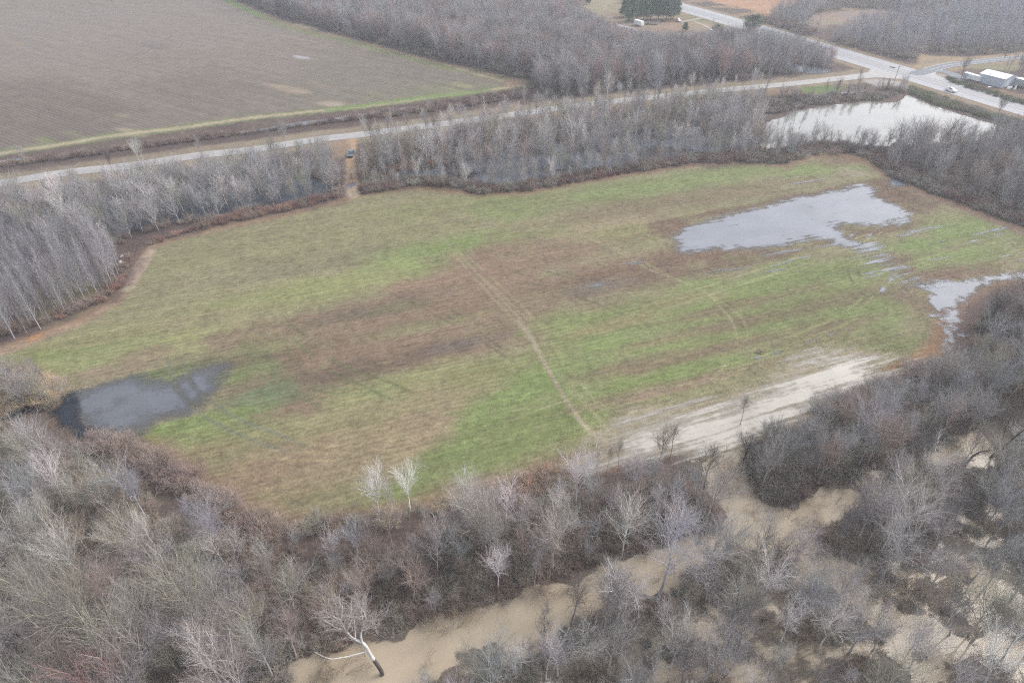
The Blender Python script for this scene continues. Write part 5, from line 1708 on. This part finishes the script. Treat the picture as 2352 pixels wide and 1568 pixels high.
special((1700, 975), 918, TALL[3], DARKG, "thin dark tree rising alone in front of the silty flood", .8, dark_trunk=True)
for k, (b, t, tl) in enumerate((((1965, 1175), 1105, .25), ((1990, 1175), 1100, .22), ((2020, 1170), 1090, .3), ((2055, 1150), 1085, .18), ((2090, 1125), 1080, .22))):
    special(b, t, TALL[3], DARKG, "dark leaning trunk in the backwater, %s of five in a row" % ("first", "second", "third", "fourth", "last")[k], .9, tilt=(0, tl * .6), dark_trunk=True)
special((2275, 1050), 905, TALL[1], (128, 118, 106), "tall dark tree with twin stem rising from the backwater", 1.0, tilt=(0, .18), dark_trunk=True)
special((2288, 1042), 915, TALL[3], (128, 118, 106), "slim dark tree leaning beside the twin stemmed backwater tree", .9, tilt=(0, .2), dark_trunk=True)
special((1672, 1458), 1345, BROAD[0], (180, 176, 168), "pale tree with dark forked trunk in the middle of the flooded wood", .9, dark_trunk=True)
special((2260, 760), 660, BROAD[2], DARKG, "dark tree beside the white puddle at the right edge", .9, dark_trunk=True)
# along the roads and in the far wood
special((1500, 262), 158, TALL[1], (172, 168, 172), "tallest grey tree on the near side of the side road, dark trunk", 1.3, dark_trunk=True)
special((1458, 262), 212, TALL[3], GREY, "slim tree left of the tallest roadside tree", 1.0, dark_trunk=True)
special((1385, 270), 174, TALL[3], WHITE, "tall whitish tree in front of the side road, right of a pair", 1.2)
special((1368, 262), 190, BROAD[4], (200, 186, 170), "cream forked tree in front of the side road, left of a pair", .6)
special((1306, 300), 230, TALL[3], WHITE, "slim white stemmed tree standing in front of the side road", .9)
special((1246, 282), 222, TALL[1], PALEG, "grey tree near the side road with white lower stem", 1.0)
special((1157, 306), 240, TALL[3], WHITE, "slim whitish tree before the side road, far from the gate track", .9)
special((1070, 312), 252, TALL[1], WHITE, "slim pale tree before the side road, second right of the gate track", .8)
special((842, 330), 268, BROAD[4], WHITE, "white stemmed tree right beside the gate track entrance", .6)
special((856, 342), 272, TALL[0], DARKG, "dark tree right behind the white stemmed gate tree", 1.0, dark_trunk=True)
special((660, 350), 276, BROAD[4], PALEG, "pale forked tree left of the parked vehicle near the road", .7)
special((322, 376), 322, BROAD[4], WHITE, "white forked tree standing on the verge of the side road", .8)
special((258, 392), 345, BROAD[2], DARKG, "small dark rounded tree on the road verge, left part", .8)
special((1688, 172), 92, BROAD[0], (186, 182, 182), "tall pale tree leaning right at the edge of the far wood by the road", .8, tilt=(0, .12))
special((1824, 122), 70, BROAD[4], DARKG, "dark open tree in front of the highway, left of two", .9, dark_trunk=True)
special((1868, 132), 94, TALL[1], DARKG, "dark slim tree in front of the highway, right of two", 1.2, dark_trunk=True)
special((2207, 182), 136, BROAD[1], (120, 118, 116), "bare dark tree beside the white metal building", .85, dark_trunk=True)
special((2289, 272), 222, BROAD[4], DARKG, "bare dark tree against the highway near the right edge", .9, dark_trunk=True)
special((2262, 192), 168, BROAD[3], (150, 128, 120), "small brown tree in front of the white metal building", .7)
special((2305, 140), 122, BROAD[3], DARKG, "small dark pointed tree by the dark country road", .8, dark_trunk=True)
for k, (b, t) in enumerate((((1970, 210), 160), ((2034, 216), 184), ((1860, 238), 212), ((1832, 240), 210))):
    e = special(b, t, TALL[2], (104, 92, 84), ("tallest vine clad dark tree on the far pond bank", "vine clad dark tree on the pond bank next to the highway", "vine clad stump like tree on the left pond bank, right of two",
                                              "vine clad stump like tree on the left pond bank, left of two")[k], 1.1, dark_trunk=True)


def arched_tree():
    pts = [(1812, 1135), (1828, 1112), (1852, 1086), (1884, 1052), (1925, 1024), (1975, 1006), (2040, 998)]
    D = q4(pts, 1764, 784)
    bx, by = G(*D[0])
    hs = [0, .9, 1.9, 3.0, 4.0, 4.7, 5.2]
    P = spline([(*G(x, y, h), h) for (x, y), h in zip(D, hs)], 4) - np.array([bx, by, 0])
    P[0, 2] = -.3
    R = np.linspace(.26, .10, len(P))
    e = thing("fallen_tree", "dark bare trunk arching low over the brown backwater", "tree", (bx, by, 0))
    a = link("trunk", part_mesh("trunk", [tubes(P[None], R[None], 8)], M_BARK), e)
    a["tint"] = [.085, .07, .055, 1.0]
    rg = np.random.default_rng(8)
    L2, r2 = children(P[None], R[None], 9, .3, 1, (35, 70), (.15, .35), 6, rg, .4, .05, .4, .03, .3)
    L3, r3 = children(L2, r2, 6, .3, 1, (25, 55), (.3, .6), 4, rg, .1, .05, .6, .012, .4)
    c = link("crown", part_mesh("crown", [tubes(L2, r2, 4), tubes(L3, r3, 3)], M_TWIG), e)
    c["tint"] = [.14, .12, .10, 1.0]


arched_tree()


def fallen_log(name, p, q, h0, h1, r, col, label):
    a, b = np.array([*G(*p), h0]), np.array([*G(*q), h1])
    m = 0.5 * (a + b) + np.array([.1, .15, -.05])
    P = spline([a, m, b], 5) - a
    e = link(name, part_mesh(name, [tubes(P[None], np.linspace(r, r * .5, len(P))[None], 6)], M_BARK), None, tuple(a))
    e["tint"] = [*col, 1.0]
    tag(e, label, "log")


fallen_log("fallen_log", (1665, 1478), (1722, 1516), .25, .3, .20, (.07, .06, .05), "dark log lying in the water among the flooded trees")
fallen_log("fallen_log", (1668, 1474), (1738, 1500), .3, .35, .14, (.08, .07, .06), "thinner dark log crossing the other log in the flooded wood")
fallen_log("fallen_log", (2188, 1195), (2236, 1222), .25, .3, .16, (.07, .06, .055), "dark log at the water's edge in the right wood")
fallen_log("fallen_log", (1657, 195), (1686, 165), .3, 6.5, .09, (.26, .24, .22), "pale broken trunk leaning at the edge of the far wood")
fallen_log("fallen_log", (1536, 1222), (1560, 1231), .3, .8, .12, (.55, .53, .50), "white snapped branch lying on the leafy bank")

# ------------------------------------------------------------------ evergreens
def mat_leaf(name, a, b):
    m, nt, bs, out = new_mat(name)
    geo = nd(nt, "ShaderNodeNewGeometry")
    n = noise_n(nt, geo.outputs['Position'], 0.9, 3, 0.7)
    rnd = nd(nt, "ShaderNodeObjectInfo")
    f = math_n(nt, 'ADD', ramp(nt, n, .3, .7), ramp(nt, rnd.outputs['Random'], 0, 1, -.25, .25))
    cl = nd(nt, "ShaderNodeClamp")
    nt.links.new(f, cl.inputs[0])
    nt.links.new(mix_c(nt, 'MIX', cl.outputs[0], tuple(a), tuple(b)), bs.inputs['Base Color'])
    bs.inputs['Roughness'].default_value = .7
    return m


M_PINE = mat_leaf("pine_needles", (.040, .078, .042), (.115, .175, .085))
M_CEDAR = mat_leaf("cedar_needles", (.040, .070, .030), (.105, .130, .060))
M_PBARK = mat_simple("pine_bark", (.16, .12, .10), .9)


def evergreen(seed, Hh, rad, base_frac, shape, n_br, tuft):
    rg = np.random.default_rng(seed)
    P, R = stem(Hh, .02 * Hh * .7 + .05, rg, .015, .006, 9, .1)
    L1, r1 = children(P, R, n_br, base_frac, .99, (60, 88), (rad / Hh * .8, rad / Hh * 1.15), 5, rg, .10, .03, .35, .02, .3, shape=shape)
    L2, r2 = children(L1, r1, 7, .25, 1, (30, 65), (.25, .5), 3, rg, .05, .05, .5, .01, .4)
    ends = np.concatenate([L2[:, 1:].reshape(-1, 3), L1[:, 2:].reshape(-1, 3)])
    m = 9
    C = np.repeat(ends, m, 0) + rg.normal(0, tuft * .75, (len(ends) * m, 3)) * (1, 1, .7)
    d = rg.normal(size=C.shape)
    d[:, 2] = np.abs(d[:, 2]) * .6
    d /= np.linalg.norm(d, axis=1, keepdims=True)
    s = np.cross(d, rg.normal(size=C.shape))
    s /= np.linalg.norm(s, axis=1, keepdims=True)
    ln = tuft * rg.uniform(.5, 1.1, (len(C), 1))
    V = np.stack([C - s * ln * .28, C + s * ln * .28, C + d * ln + s * ln * .12, C + d * ln - s * ln * .12], 1).reshape(-1, 3)
    q = np.arange(len(V)).reshape(-1, 4)
    tr = part_mesh("trunk", [tubes(P, R, 7), tubes(L1, r1, 4)], M_PBARK)
    return tr, V, q


def ever_proto(mat, *a):
    tr, V, q = evergreen(*a)
    return tr, np_mesh("crown", V, q, mat, None, False), a[1]


cone = lambda t: 1.05 - .9 * t
dome = lambda t: np.sin(np.clip(t * 2.4 + .65, 0, 3.0)) + .12
PINES = [ever_proto(M_PINE, 51, 17, 4.8, .10, cone, 60, .7), ever_proto(M_PINE, 52, 18, 4.4, .14, lambda t: 1.0 - .7 * t ** 2, 60, .7), ever_proto(M_PINE, 53, 16, 5.2, .06, cone, 60, .7)]
CEDARS = [ever_proto(M_CEDAR, 54, 6, 2.1, .14, lambda t: 1.05 - .8 * t, 34, .34), ever_proto(M_CEDAR, 55, 8, 4.2, .10, dome, 44, .5)]


def put_ever(name, base, h, proto, label, group=None, wide=1.0):
    x, y = G(*base)
    s = h / proto[2]
    e = thing(name, label, "evergreen", (x, y, 0), random.uniform(0, 6.28), group)
    e.scale = (s * wide, s * wide, s)
    link("trunk", proto[0], e)
    link("crown", proto[1], e)


pine_spots = [(1452, 50, 2, 16), (1478, 48, 0, 17), (1494, 46, 1, 18), (1512, 46, 0, 17.5), (1530, 48, 1, 17), (1546, 44, 0, 15), (1466, 30, 1, 17), (1502, 28, 0, 18), (1526, 26, 1, 18), (1545, 28, 2, 16), (1436, 40, 2, 13), (1486, 18, 0, 17), (1516, 14, 1, 18)]
for k, (x, y, pr, h) in enumerate(pine_spots):
    lab = {0: "bushy yellow green pine at the front left of the pine grove", 10: "small thin pine at the left end of the pine grove", 5: "shorter pine at the right end of the pine grove beside the parked car"}.get(k)
    put_ever("pine_tree", (x, y), h, PINES[pr], lab or "tall dark green pine crowded in the grove behind the white trailer", "pines of the grove" if not lab else None)
put_ever("conifer", (1573, 74), height_of((1573, 74), 53), CEDARS[0], "small lone green conifer on the brown lawn before the pine grove", None, 1.1)
put_ever("conifer", (1351, 11), 5.5, CEDARS[0], "small conifer standing alone at the top edge, left of the pine grove", None, 1.0)
put_ever("evergreen_tree", (1646, 85), height_of((1646, 85), 60), CEDARS[1], "dark round evergreen beside the white van", None, .85)
put_ever("evergreen_tree", (1726, 72), height_of((1726, 72), 38), CEDARS[1], "rounded evergreen right against the highway", None, 1.15)

# ------------------------------------------------------------------ vehicles
def mat_paint(name, col, rough=.3, metal=0.0):
    m, nt, bs, out = new_mat(name)
    tc = nd(nt, "ShaderNodeTexCoord")
    n = noise_n(nt, tc.outputs['Object'], 2.5, 3)
    c = mix_c(nt, 'MIX', ramp(nt, n, .35, .75, 0, .25), tuple(col), tuple(np.array(col) * .8 + .02))
    nt.links.new(c, bs.inputs['Base Color'])
    bs.inputs['Roughness'].default_value = rough
    bs.inputs['Metallic'].default_value = metal
    bs.inputs['Coat Weight'].default_value = .4
    bs.inputs['Coat Roughness'].default_value = .15
    return m


M_CARWHITE = mat_paint("white_car_paint", (.80, .81, .82))
M_CARBLUE = mat_paint("dark_blue_car_paint", (.08, .125, .17), .2)
M_GLASS = mat_simple("car_glass", (.025, .03, .035), .05, 0, .05, 2, .9)
M_GLASSB = mat_simple("sky_lit_windscreen", (.06, .09, .11), .03, 0, .05, 2, 1.0)
M_TYRE = mat_simple("tyre_rubber", (.02, .02, .021), .85)
M_RIM = mat_simple("wheel_rim", (.45, .46, .47), .35, .8)
M_LAMP = mat_simple("lamp_glass", (.75, .76, .78), .1)
M_REAR = mat_simple("tail_lamp", (.35, .03, .03), .2)
M_DARKTRIM = mat_simple("dark_trim", (.03, .03, .033), .5)


def wheel(parent, x, y, r, w):
    mb = MB()
    mb.tube([(x, y - w / 2, r), (x, y - w * .4, r), (x, y + w * .4, r), (x, y + w / 2, r)], [r * .9, r, r, r * .9], 16)
    t = mb.build("wheel", M_TYRE, parent)
    s = 1 if y > 0 else -1
    mb = MB()
    mb.tube([(x, y + s * w * .3, r), (x, y + s * (w / 2 + .012), r)], r * .6, 12)
    mb.build("rim", M_RIM, t)


def hull(profile, half, tuck=.06):
    """a closed side profile (x, z) swept across the width with the flanks drawn in"""
    mb = MB()
    rings = []
    for f, y in ((1 - tuck, -half), (1.0, -half * .86), (1.0, half * .86), (1 - tuck, half)):
        cz = sum(z for _, z in profile) / len(profile)
        cx = sum(x for x, _ in profile) / len(profile)
        rings.append([(cx + (x - cx) * (1 - (1 - f) * .25), y, cz + (z - cz) * f) for x, z in profile])
    mb.loft(rings)
    return mb


def pickup(name, label, base, heading, paint_m, white_bed=True):
    x, y = G(*base)
    e = thing(name, label, "pickup truck", (x, y, .17), heading)
    body = hull([(2.65, .45), (2.72, .75), (2.62, 1.0), (1.35, 1.10), (-2.68, 1.12), (-2.75, .6), (-2.6, .42)], .94)
    b = body.build("body", paint_m, e, .03)
    cab = MB()
    cab.loft([[(1.25, -.82, 1.09), (1.25, .82, 1.09), (-.85, .82, 1.09), (-.85, -.82, 1.09)],
              [(.55, -.68, 1.78), (.55, .68, 1.78), (-.62, .68, 1.80), (-.62, -.68, 1.80)]])
    cab.build("cab", paint_m, e, .05)
    for nm, v in (("windscreen", [(1.22, -.70, 1.16), (1.22, .70, 1.16), (.62, .60, 1.74), (.62, -.60, 1.74)]),
                  ("rear_window", [(-.90, .62, 1.22), (-.90, -.62, 1.22), (-.68, -.56, 1.70), (-.68, .56, 1.70)])):
        g = MB()
        o = np.array([.03 if nm[0] == 'w' else -.03, 0, 0])
        g.loft([[tuple(np.array(p) - o) for p in v], [tuple(np.array(p) + o) for p in v]])
        g.build(nm, M_GLASS, e)
    for s in (-1, 1):
        g = MB()
        v = [(1.05, .835, 1.18), (-.75, .835, 1.18), (-.60, .705, 1.70), (.52, .705, 1.70)]
        g.loft([[(a, s * (c - .03), d) for a, c, d in v], [(a, s * (c + .015), d) for a, c, d in v]])
        g.build("side_window", M_GLASS, e)
        MB().box(2.60, 2.735, s * .72 - .16, s * .72 + .16, .80, .96).build("headlight", M_LAMP, e, .01)
        MB().box(-2.77, -2.70, s * .80 - .09, s * .80 + .09, .72, 1.04).build("tail_light", M_REAR, e, .01)
        for wx in (1.72, -1.70):
            wheel(e, wx, s * .80, .40, .26)
    MB().box(-2.60, -1.00, -.72, .72, 1.125, 1.14).build("bed_floor", M_DARKTRIM, e)
    MB().box(2.66, 2.80, -.88, .88, .42, .62).build("bumper", M_RIM, e, .03)
    return e


def heading_at(P, base):
    x, y = G(*base)
    i = int(np.argmin(np.hypot(P[:, 0] - x, P[:, 1] - y)))
    d = P[min(i + 1, len(P) - 1)] - P[max(i - 1, 0)]
    return math.atan2(d[1], d[0])


pickup("pickup_truck", "white pickup truck driving on the highway toward the right edge", (2183, 211), heading_at(HW, (2183, 211)), M_CARWHITE)


def suv(name, label, base, heading, paint_m, glass=None, cat="car"):
    x, y = G(*base)
    e = thing(name, label, cat, (x, y, .06), heading)
    hull([(2.32, .42), (2.40, .72), (2.30, .98), (1.05, 1.10), (-2.25, 1.12), (-2.35, .6), (-2.2, .40)], .96).build("body", paint_m, e, .04)
    cab = MB()
    cab.loft([[(1.05, -.86, 1.08), (1.05, .86, 1.08), (-2.22, .86, 1.08), (-2.22, -.86, 1.08)],
              [(.30, -.70, 1.76), (.30, .70, 1.76), (-1.95, .70, 1.78), (-1.95, -.70, 1.78)]])
    cab.build("cabin", paint_m, e, .05)
    g = MB()
    v = [(1.04, -.76, 1.14), (1.04, .76, 1.14), (.36, .64, 1.72), (.36, -.64, 1.72)]
    g.loft([[tuple(np.array(p) - (.03, 0, 0)) for p in v], [tuple(np.array(p) + (.03, 0, .01)) for p in v]])
    g.build("windscreen", glass or M_GLASS, e)
    for s in (-1, 1):
        g = MB()
        v = [(.85, .865, 1.17), (-2.05, .865, 1.17), (-1.85, .735, 1.70), (.30, .735, 1.70)]
        g.loft([[(a, s * (c - .03), d) for a, c, d in v], [(a, s * (c + .015), d) for a, c, d in v]])
        g.build("side_window", M_GLASS, e)
        MB().box(2.22, 2.42, s * .72 - .18, s * .72 + .18, .78, .96).build("headlight", M_LAMP, e, .01)
        MB().box(.75, .95, s * 1.02 - .09, s * 1.02 + .09, 1.10, 1.24).build("mirror", paint_m, e, .02)
        for wx in (1.45, -1.45):
            wheel(e, wx, s * .82, .38, .24)
    MB().box(2.36, 2.44, -.45, .45, .66, .92).build("grille", M_RIM, e, .01)
    MB().box(2.34, 2.46, -.90, .90, .40, .58).build("bumper", M_DARKTRIM, e, .02)
    return e


suv("parked_vehicle", "dark blue off road car parked on the dirt track, hood toward the field", (807, 358), math.radians(-88), M_CARBLUE, M_GLASSB)
suv("parked_car", "small white car parked at the right end of the pine grove", (1558, 50), math.radians(-70), M_CARWHITE)


def van():
    x, y = G(1635, 77)
    e = thing("white_van", "white van beside the dark round evergreen in the yard", "van", (x, y, .05), math.radians(200))
    hull([(2.6, .40), (2.7, .9), (2.0, 1.35), (1.3, 2.15), (-2.6, 2.2), (-2.65, .42)], .95).build("body", M_CARWHITE, e, .05)
    g = MB()
    v = [(2.0, -.78, 1.42), (2.0, .78, 1.42), (1.38, .70, 2.04), (1.38, -.70, 2.04)]
    g.loft([[tuple(np.array(p) - (.03, 0, 0)) for p in v], [tuple(np.array(p) + (.06, 0, .02)) for p in v]])
    g.build("windscreen", M_GLASS, e)
    for s in (-1, 1):
        MB().box(.5, 1.45, s * .94 - .02, s * .94 + .02, 1.35, 1.95).build("side_window", M_GLASS, e)
        MB().box(2.55, 2.72, s * .7 - .15, s * .7 + .15, .85, 1.05).build("headlight", M_LAMP, e, .01)
        for wx in (1.7, -1.6):
            wheel(e, wx, s * .82, .37, .24)


van()

# ------------------------------------------------------------------ buildings, trailers, poles
def mat_sheet(name, col, axis='X', per=.5, rough=.45):
    """ribbed metal sheet"""
    m, nt, bs, out = new_mat(name)
    tc = nd(nt, "ShaderNodeTexCoord")
    sx = nd(nt, "ShaderNodeSeparateXYZ")
    nt.links.new(tc.outputs['Object'], sx.inputs[0])
    w = math_n(nt, 'SINE', math_n(nt, 'MULTIPLY', sx.outputs['XYZ'.index(axis)], 2 * math.pi / per))
    n = noise_n(nt, tc.outputs['Object'], .5, 4)
    v = ramp(nt, n, .3, .7, .92, 1.06)
    vv = nd(nt, "ShaderNodeCombineXYZ")
    for i in range(3):
        nt.links.new(v, vv.inputs[i])
    nt.links.new(mix_c(nt, 'MULTIPLY', 1.0, tuple(col), vv.outputs[0]), bs.inputs['Base Color'])
    bs.inputs['Roughness'].default_value = rough
    bp = nd(nt, "ShaderNodeBump")
    bp.inputs['Distance'].default_value = .03
    bp.inputs['Strength'].default_value = .6
    nt.links.new(w, bp.inputs['Height'])
    nt.links.new(bp.outputs[0], bs.inputs['Normal'])
    return m


M_ROOF = mat_sheet("white_roof_sheet", (.86, .87, .88))
M_WALL = mat_sheet("pale_blue_wall_sheet", (.50, .55, .62), 'X', .4)
M_WHITEBOX = mat_sheet("white_trailer_sheet", (.78, .80, .80), 'X', .6)
M_STEEL = mat_simple("rusty_steel", (.13, .11, .10), .7)
M_WOODP = mat_simple("weathered_pole", (.20, .17, .15), .9)
M_PALEP = mat_simple("galvanised_pole", (.55, .56, .57), .5, .3)
M_CONC = mat_simple("grey_shed_panel", (.42, .43, .44), .8)


def metal_building():
    S2 = .91875
    a, b, c = (np.array(G(x * S2, y * S2)) for x, y in ((2442.4, 205), (2503, 220.5), (2526, 215)))
    u = (b - a) / np.linalg.norm(b - a)
    L = np.linalg.norm(b - a)
    W = 10.0
    rot = math.atan2(u[1], u[0])
    e = thing("metal_building", "white roofed metal building with pale blue walls beside the highway", "building", (a[0], a[1], 0), rot)
    hw, hr = 4.0, 5.2
    m = MB()
    m.loft([[(0, 0, -.1), (0, W, -.1), (0, W, hw), (0, W / 2, hr - .06), (0, 0, hw)], [(L, 0, -.1), (L, W, -.1), (L, W, hw), (L, W / 2, hr - .06), (L, 0, hw)]])
    m.build("wall", M_WALL, e)
    for s in (0, 1):
        y0, y1 = (-.25, W / 2) if s == 0 else (W / 2, W + .25)
        z0, z1 = (hw - .03, hr + .02) if s == 0 else (hr + .02, hw - .03)
        r = MB()
        r.loft([[(-.25, y0, z0), (L + .25, y0, z0), (L + .25, y1, z1), (-.25, y1, z1)], [(-.25, y0, z0 + .12), (L + .25, y0, z0 + .12), (L + .25, y1, z1 + .12), (-.25, y1, z1 + .12)]])
        r.build("roof", M_ROOF, e)
    MB().box(L - .02, L + .05, 2.4, 5.6, 0, 3.2).build("door", mat_sheet("white_roller_door", (.78, .80, .82), 'Z', .3), e)
    MB().box(-.3, L + .3, W / 2 - .15, W / 2 + .15, hr + .13, hr + .18).build("ridge_cap", M_ROOF, e)
    return a, u, rot


BA, BU, BR = metal_building()


def trailer_box(name, label, base, L, W, Hh, rot, mat, axle=True):
    x, y = G(*base)
    e = thing(name, label, "trailer", (x, y, 0), rot)
    MB().box(-L / 2, L / 2, -W / 2, W / 2, .75, .75 + Hh).build("body", mat, e, .06)
    MB().box(-L / 2 - .02, L / 2 + .02, -W / 2 - .02, W / 2 + .02, .755 + Hh, .80 + Hh).build("roof", M_ROOF, e)
    MB().box(-L / 2, L / 2, -.5, .5, .5, .74).build("chassis", M_STEEL, e)
    MB().box(L / 2 + .002, L / 2 + .05, -W / 2 + .1, W / 2 - .1, .85, .6 + Hh).build("rear_door", M_WHITEBOX, e, .01)
    if axle:
        for s in (-1, 1):
            for xx in (-L * .28, -L * .28 + 1.0):
                wheel(e, xx, s * (W / 2 - .2), .45, .28)
    return e


trailer_box("box_trailer", "white box trailer parked against the left end of the metal building", (2236, 187), 6.2, 2.4, 2.2, BR, M_WHITEBOX)
trailer_box("storage_shed", "small grey box shed next to the white box trailer", (2219, 182), 3.0, 2.4, 2.2, BR, M_CONC, False)["category"] = "shed"
trailer_box("cargo_trailer", "long white cargo trailer standing before the pine grove", (1467, 60), 7.5, 2.5, 2.5, math.radians(-62), M_WHITEBOX)


def flatbed():
    x, y = G(1496, 57)
    e = thing("flatbed_trailer", "rusty flatbed trailer with rail sides behind the white cargo trailer", "trailer", (x, y, 0), math.radians(4))
    MB().box(-5, 5, -1.2, 1.2, .9, 1.05).build("deck", M_STEEL, e)
    for s in (-1, 1):
        r = MB()
        for z in (1.5, 2.0):
            r.tube([(-5, s * 1.15, z), (5, s * 1.15, z)], .06, 5)
        for k in range(7):
            r.tube([(-4.9 + k * 1.63, s * 1.15, 1.05), (-4.9 + k * 1.63, s * 1.15, 2.0)], .06, 5)
        r.build("side_rail", mat_simple("bleached_rail", (.30, .28, .27), .8), e)
        for xx in (-3.2, -2.1):
            wheel(e, xx, s * 1.0, .45, .3)


flatbed()


def hoop_shed():
    x, y = G(1438, 78)
    e = thing("hoop_shed", "pale arched shed half hidden by bare trees left of the trailer", "shed", (x, y, 0), math.radians(-52))
    L, W = 15, 7
    m = MB()
    ring = lambda xx, r: [(xx, W / 2 * r * math.cos(a), 4.2 * r * math.sin(a)) for a in np.linspace(0, math.pi, 13)]
    m.loft([ring(-L / 2, 1), ring(L / 2, 1)], False)
    m.build("roof", mat_sheet("pale_grey_sheet", (.62, .64, .67), 'X', .8), e)
    for s in (-1, 1):
        w = MB()
        rr = ring(s * (L / 2 - .05), .985)
        w.loft([rr, [(p[0] - s * .1, p[1], p[2]) for p in rr]])
        w.build("end_wall", M_CONC, e)


hoop_shed()


def pole(base, top, label, mat, cross=True, lamp=False):
    x, y = G(*base)
    h = height_of(base, top)
    e = thing("street_lamp" if lamp else "utility_pole", label, "lamp post" if lamp else "utility pole", (x, y, 0), .5)
    MB().tube([(0, 0, -.2), (0, 0, h)], [.16, .10], 8).build("post", mat, e)
    if cross:
        MB().box(-1.1, 1.1, -.16, -.06, h - .7, h - .58).build("crossarm", mat, e)
        ins = MB()
        for k in (-1, -.4, .4, 1):
            ins.tube([(k, -.11, h - .58), (k, -.11, h - .42)], .05, 6)
        ins.build("insulator", M_RIM, e)
    if lamp:
        MB().tube([(0, 0, h - .1), (.7, 0, h + .1), (1.3, 0, h + .1)], .05, 6).build("arm", mat, e)
        MB().box(1.1, 1.7, -.15, .15, h, h + .14).build("lamp_head", M_PALEP, e, .03)


pole((2052, 193), 150, "brown utility pole at the junction of side road and highway", M_WOODP)
pole((1636, 67), 42, "utility pole between the white van and the highway", M_WOODP)
pole((2298, 203), 172, "grey lamp post in front of the white metal building", M_PALEP, False, True)


def panel(name, label, base, pts, mat, cat, group=None):
    x, y = G(*base)
    mb = MB()
    P = [Vector(p) for p in pts]
    n = (P[1] - P[0]).cross(P[2] - P[0]).normalized() * .04
    mb.loft([[p - n for p in P], [p + n for p in P]])
    o = mb.build(name, mat, None, .01, (x, y, 0))
    tag(o, label, cat, group)


M_SCRAP = mat_simple("white_scrap", (.80, .81, .82), .5)
panel("scrap_panel", "bent white scrap panel before the metal building, left of two", (2318, 205), [(-1.4, -.3, .1), (1.2, .2, .25), (1.5, .5, 1.3), (-1.0, .3, 1.2)], M_SCRAP, "scrap")
panel("scrap_panel", "leaning white scrap panel before the metal building, right of two", (2330, 207), [(-.5, 0, .1), (.5, .2, .1), (.9, .6, 2.0), (0, .5, 1.9)], M_SCRAP, "scrap")
panel("scrap_panel", "small white scrap piece lying left of the lamp post", (2274, 202), [(-1.0, 0, .15), (.9, .1, .3), (1.0, .7, .3), (-.8, .6, .4)], M_SCRAP, "scrap")
trailer_box("storage_shed", "pale grey shed among the trees right of the metal building", (2345, 200), 6, 3.5, 2.8, BR, M_CONC, False)["category"] = "shed"
for k, (x, y, c, l) in enumerate(((278, 602, (.8, .8, .78), "white scrap of litter at the edge of the plantation, topmost of three"), (281, 606, (.8, .76, .66), "yellowish scrap of litter at the edge of the plantation"),
                                  (281, 590, (.55, .62, .68), "pale blue scrap of litter among the plantation stems"))):
    panel("litter", l, (x, y), [(-.4, -.3, .1), (.4, -.25, .12), (.35, .3, .5), (-.3, .25, .45)], mat_simple("litter_plastic", c, .5), "litter")


def root_ball(base, label):
    x, y = G(*base)
    rg = np.random.default_rng(3)
    P = np.zeros((9, 4, 3))
    s = np.linspace(0, 1, 4)
    for i in range(9):
        a = i * .7
        P[i, :, 0], P[i, :, 1] = np.cos(a) * s * rg.uniform(.5, 1.1), np.sin(a) * s * rg.uniform(.5, 1.1)
        P[i, :, 2] = .12 + np.sin(s * 2.4) * rg.uniform(.2, .6)
    R = np.tile(np.array([.12, .10, .07, .03]), (9, 1))
    o = link("driftwood", part_mesh("driftwood", [tubes(P, R, 5)], M_BARK), None, (x, y, 0))
    o["tint"] = [.16, .12, .11, 1.0]
    tag(o, label, "driftwood")


root_ball((1745, 810), "small tangle of dark driftwood lying in the green part of the field")


def dish():
    x, y = G(1353, 40)
    e = thing("satellite_dish", "dark dish on a post behind the far wood, left of the pines", "dish", (x, y, 0))
    MB().tube([(0, 0, -.2), (0, 0, 3.2)], .09, 8).build("post", M_STEEL, e)
    m = MB()
    m.loft([[(r * math.cos(a), r * math.sin(a), 3.2 + .35 * (r / 1.5) ** 2) for a in np.linspace(0, 2 * math.pi, 17)[:-1]] for r in (.05, .5, 1.0, 1.5)], False)
    m.loft([[(r * math.cos(a), r * math.sin(a), 3.15 + .35 * (r / 1.5) ** 2) for a in np.linspace(0, 2 * math.pi, 17)[:-1]] for r in (.05, .5, 1.0, 1.5)], False)
    m.build("bowl", M_STEEL, e)


dish()

# ------------------------------------------------------------------ the air
def haze():
    mb = MB()
    mb.box(-3800, 3800, -1700, 5400, -1.5, 95)
    m = bpy.data.materials.new("haze_air")
    m.use_nodes = True
    nt = m.node_tree
    nt.nodes.clear()
    out = nt.nodes.new("ShaderNodeOutputMaterial")
    pv = nt.nodes.new("ShaderNodeVolumePrincipled")
    pv.inputs['Color'].default_value = (.86, .90, .96, 1)
    pv.inputs['Density'].default_value = HAZE
    pv.inputs['Anisotropy'].default_value = 0.2
    nt.links.new(pv.outputs[0], out.inputs['Volume'])
    o = mb.build("haze", m)
    tag(o, kind="stuff")


HAZE = 0.0004
if HAZE:
    haze()
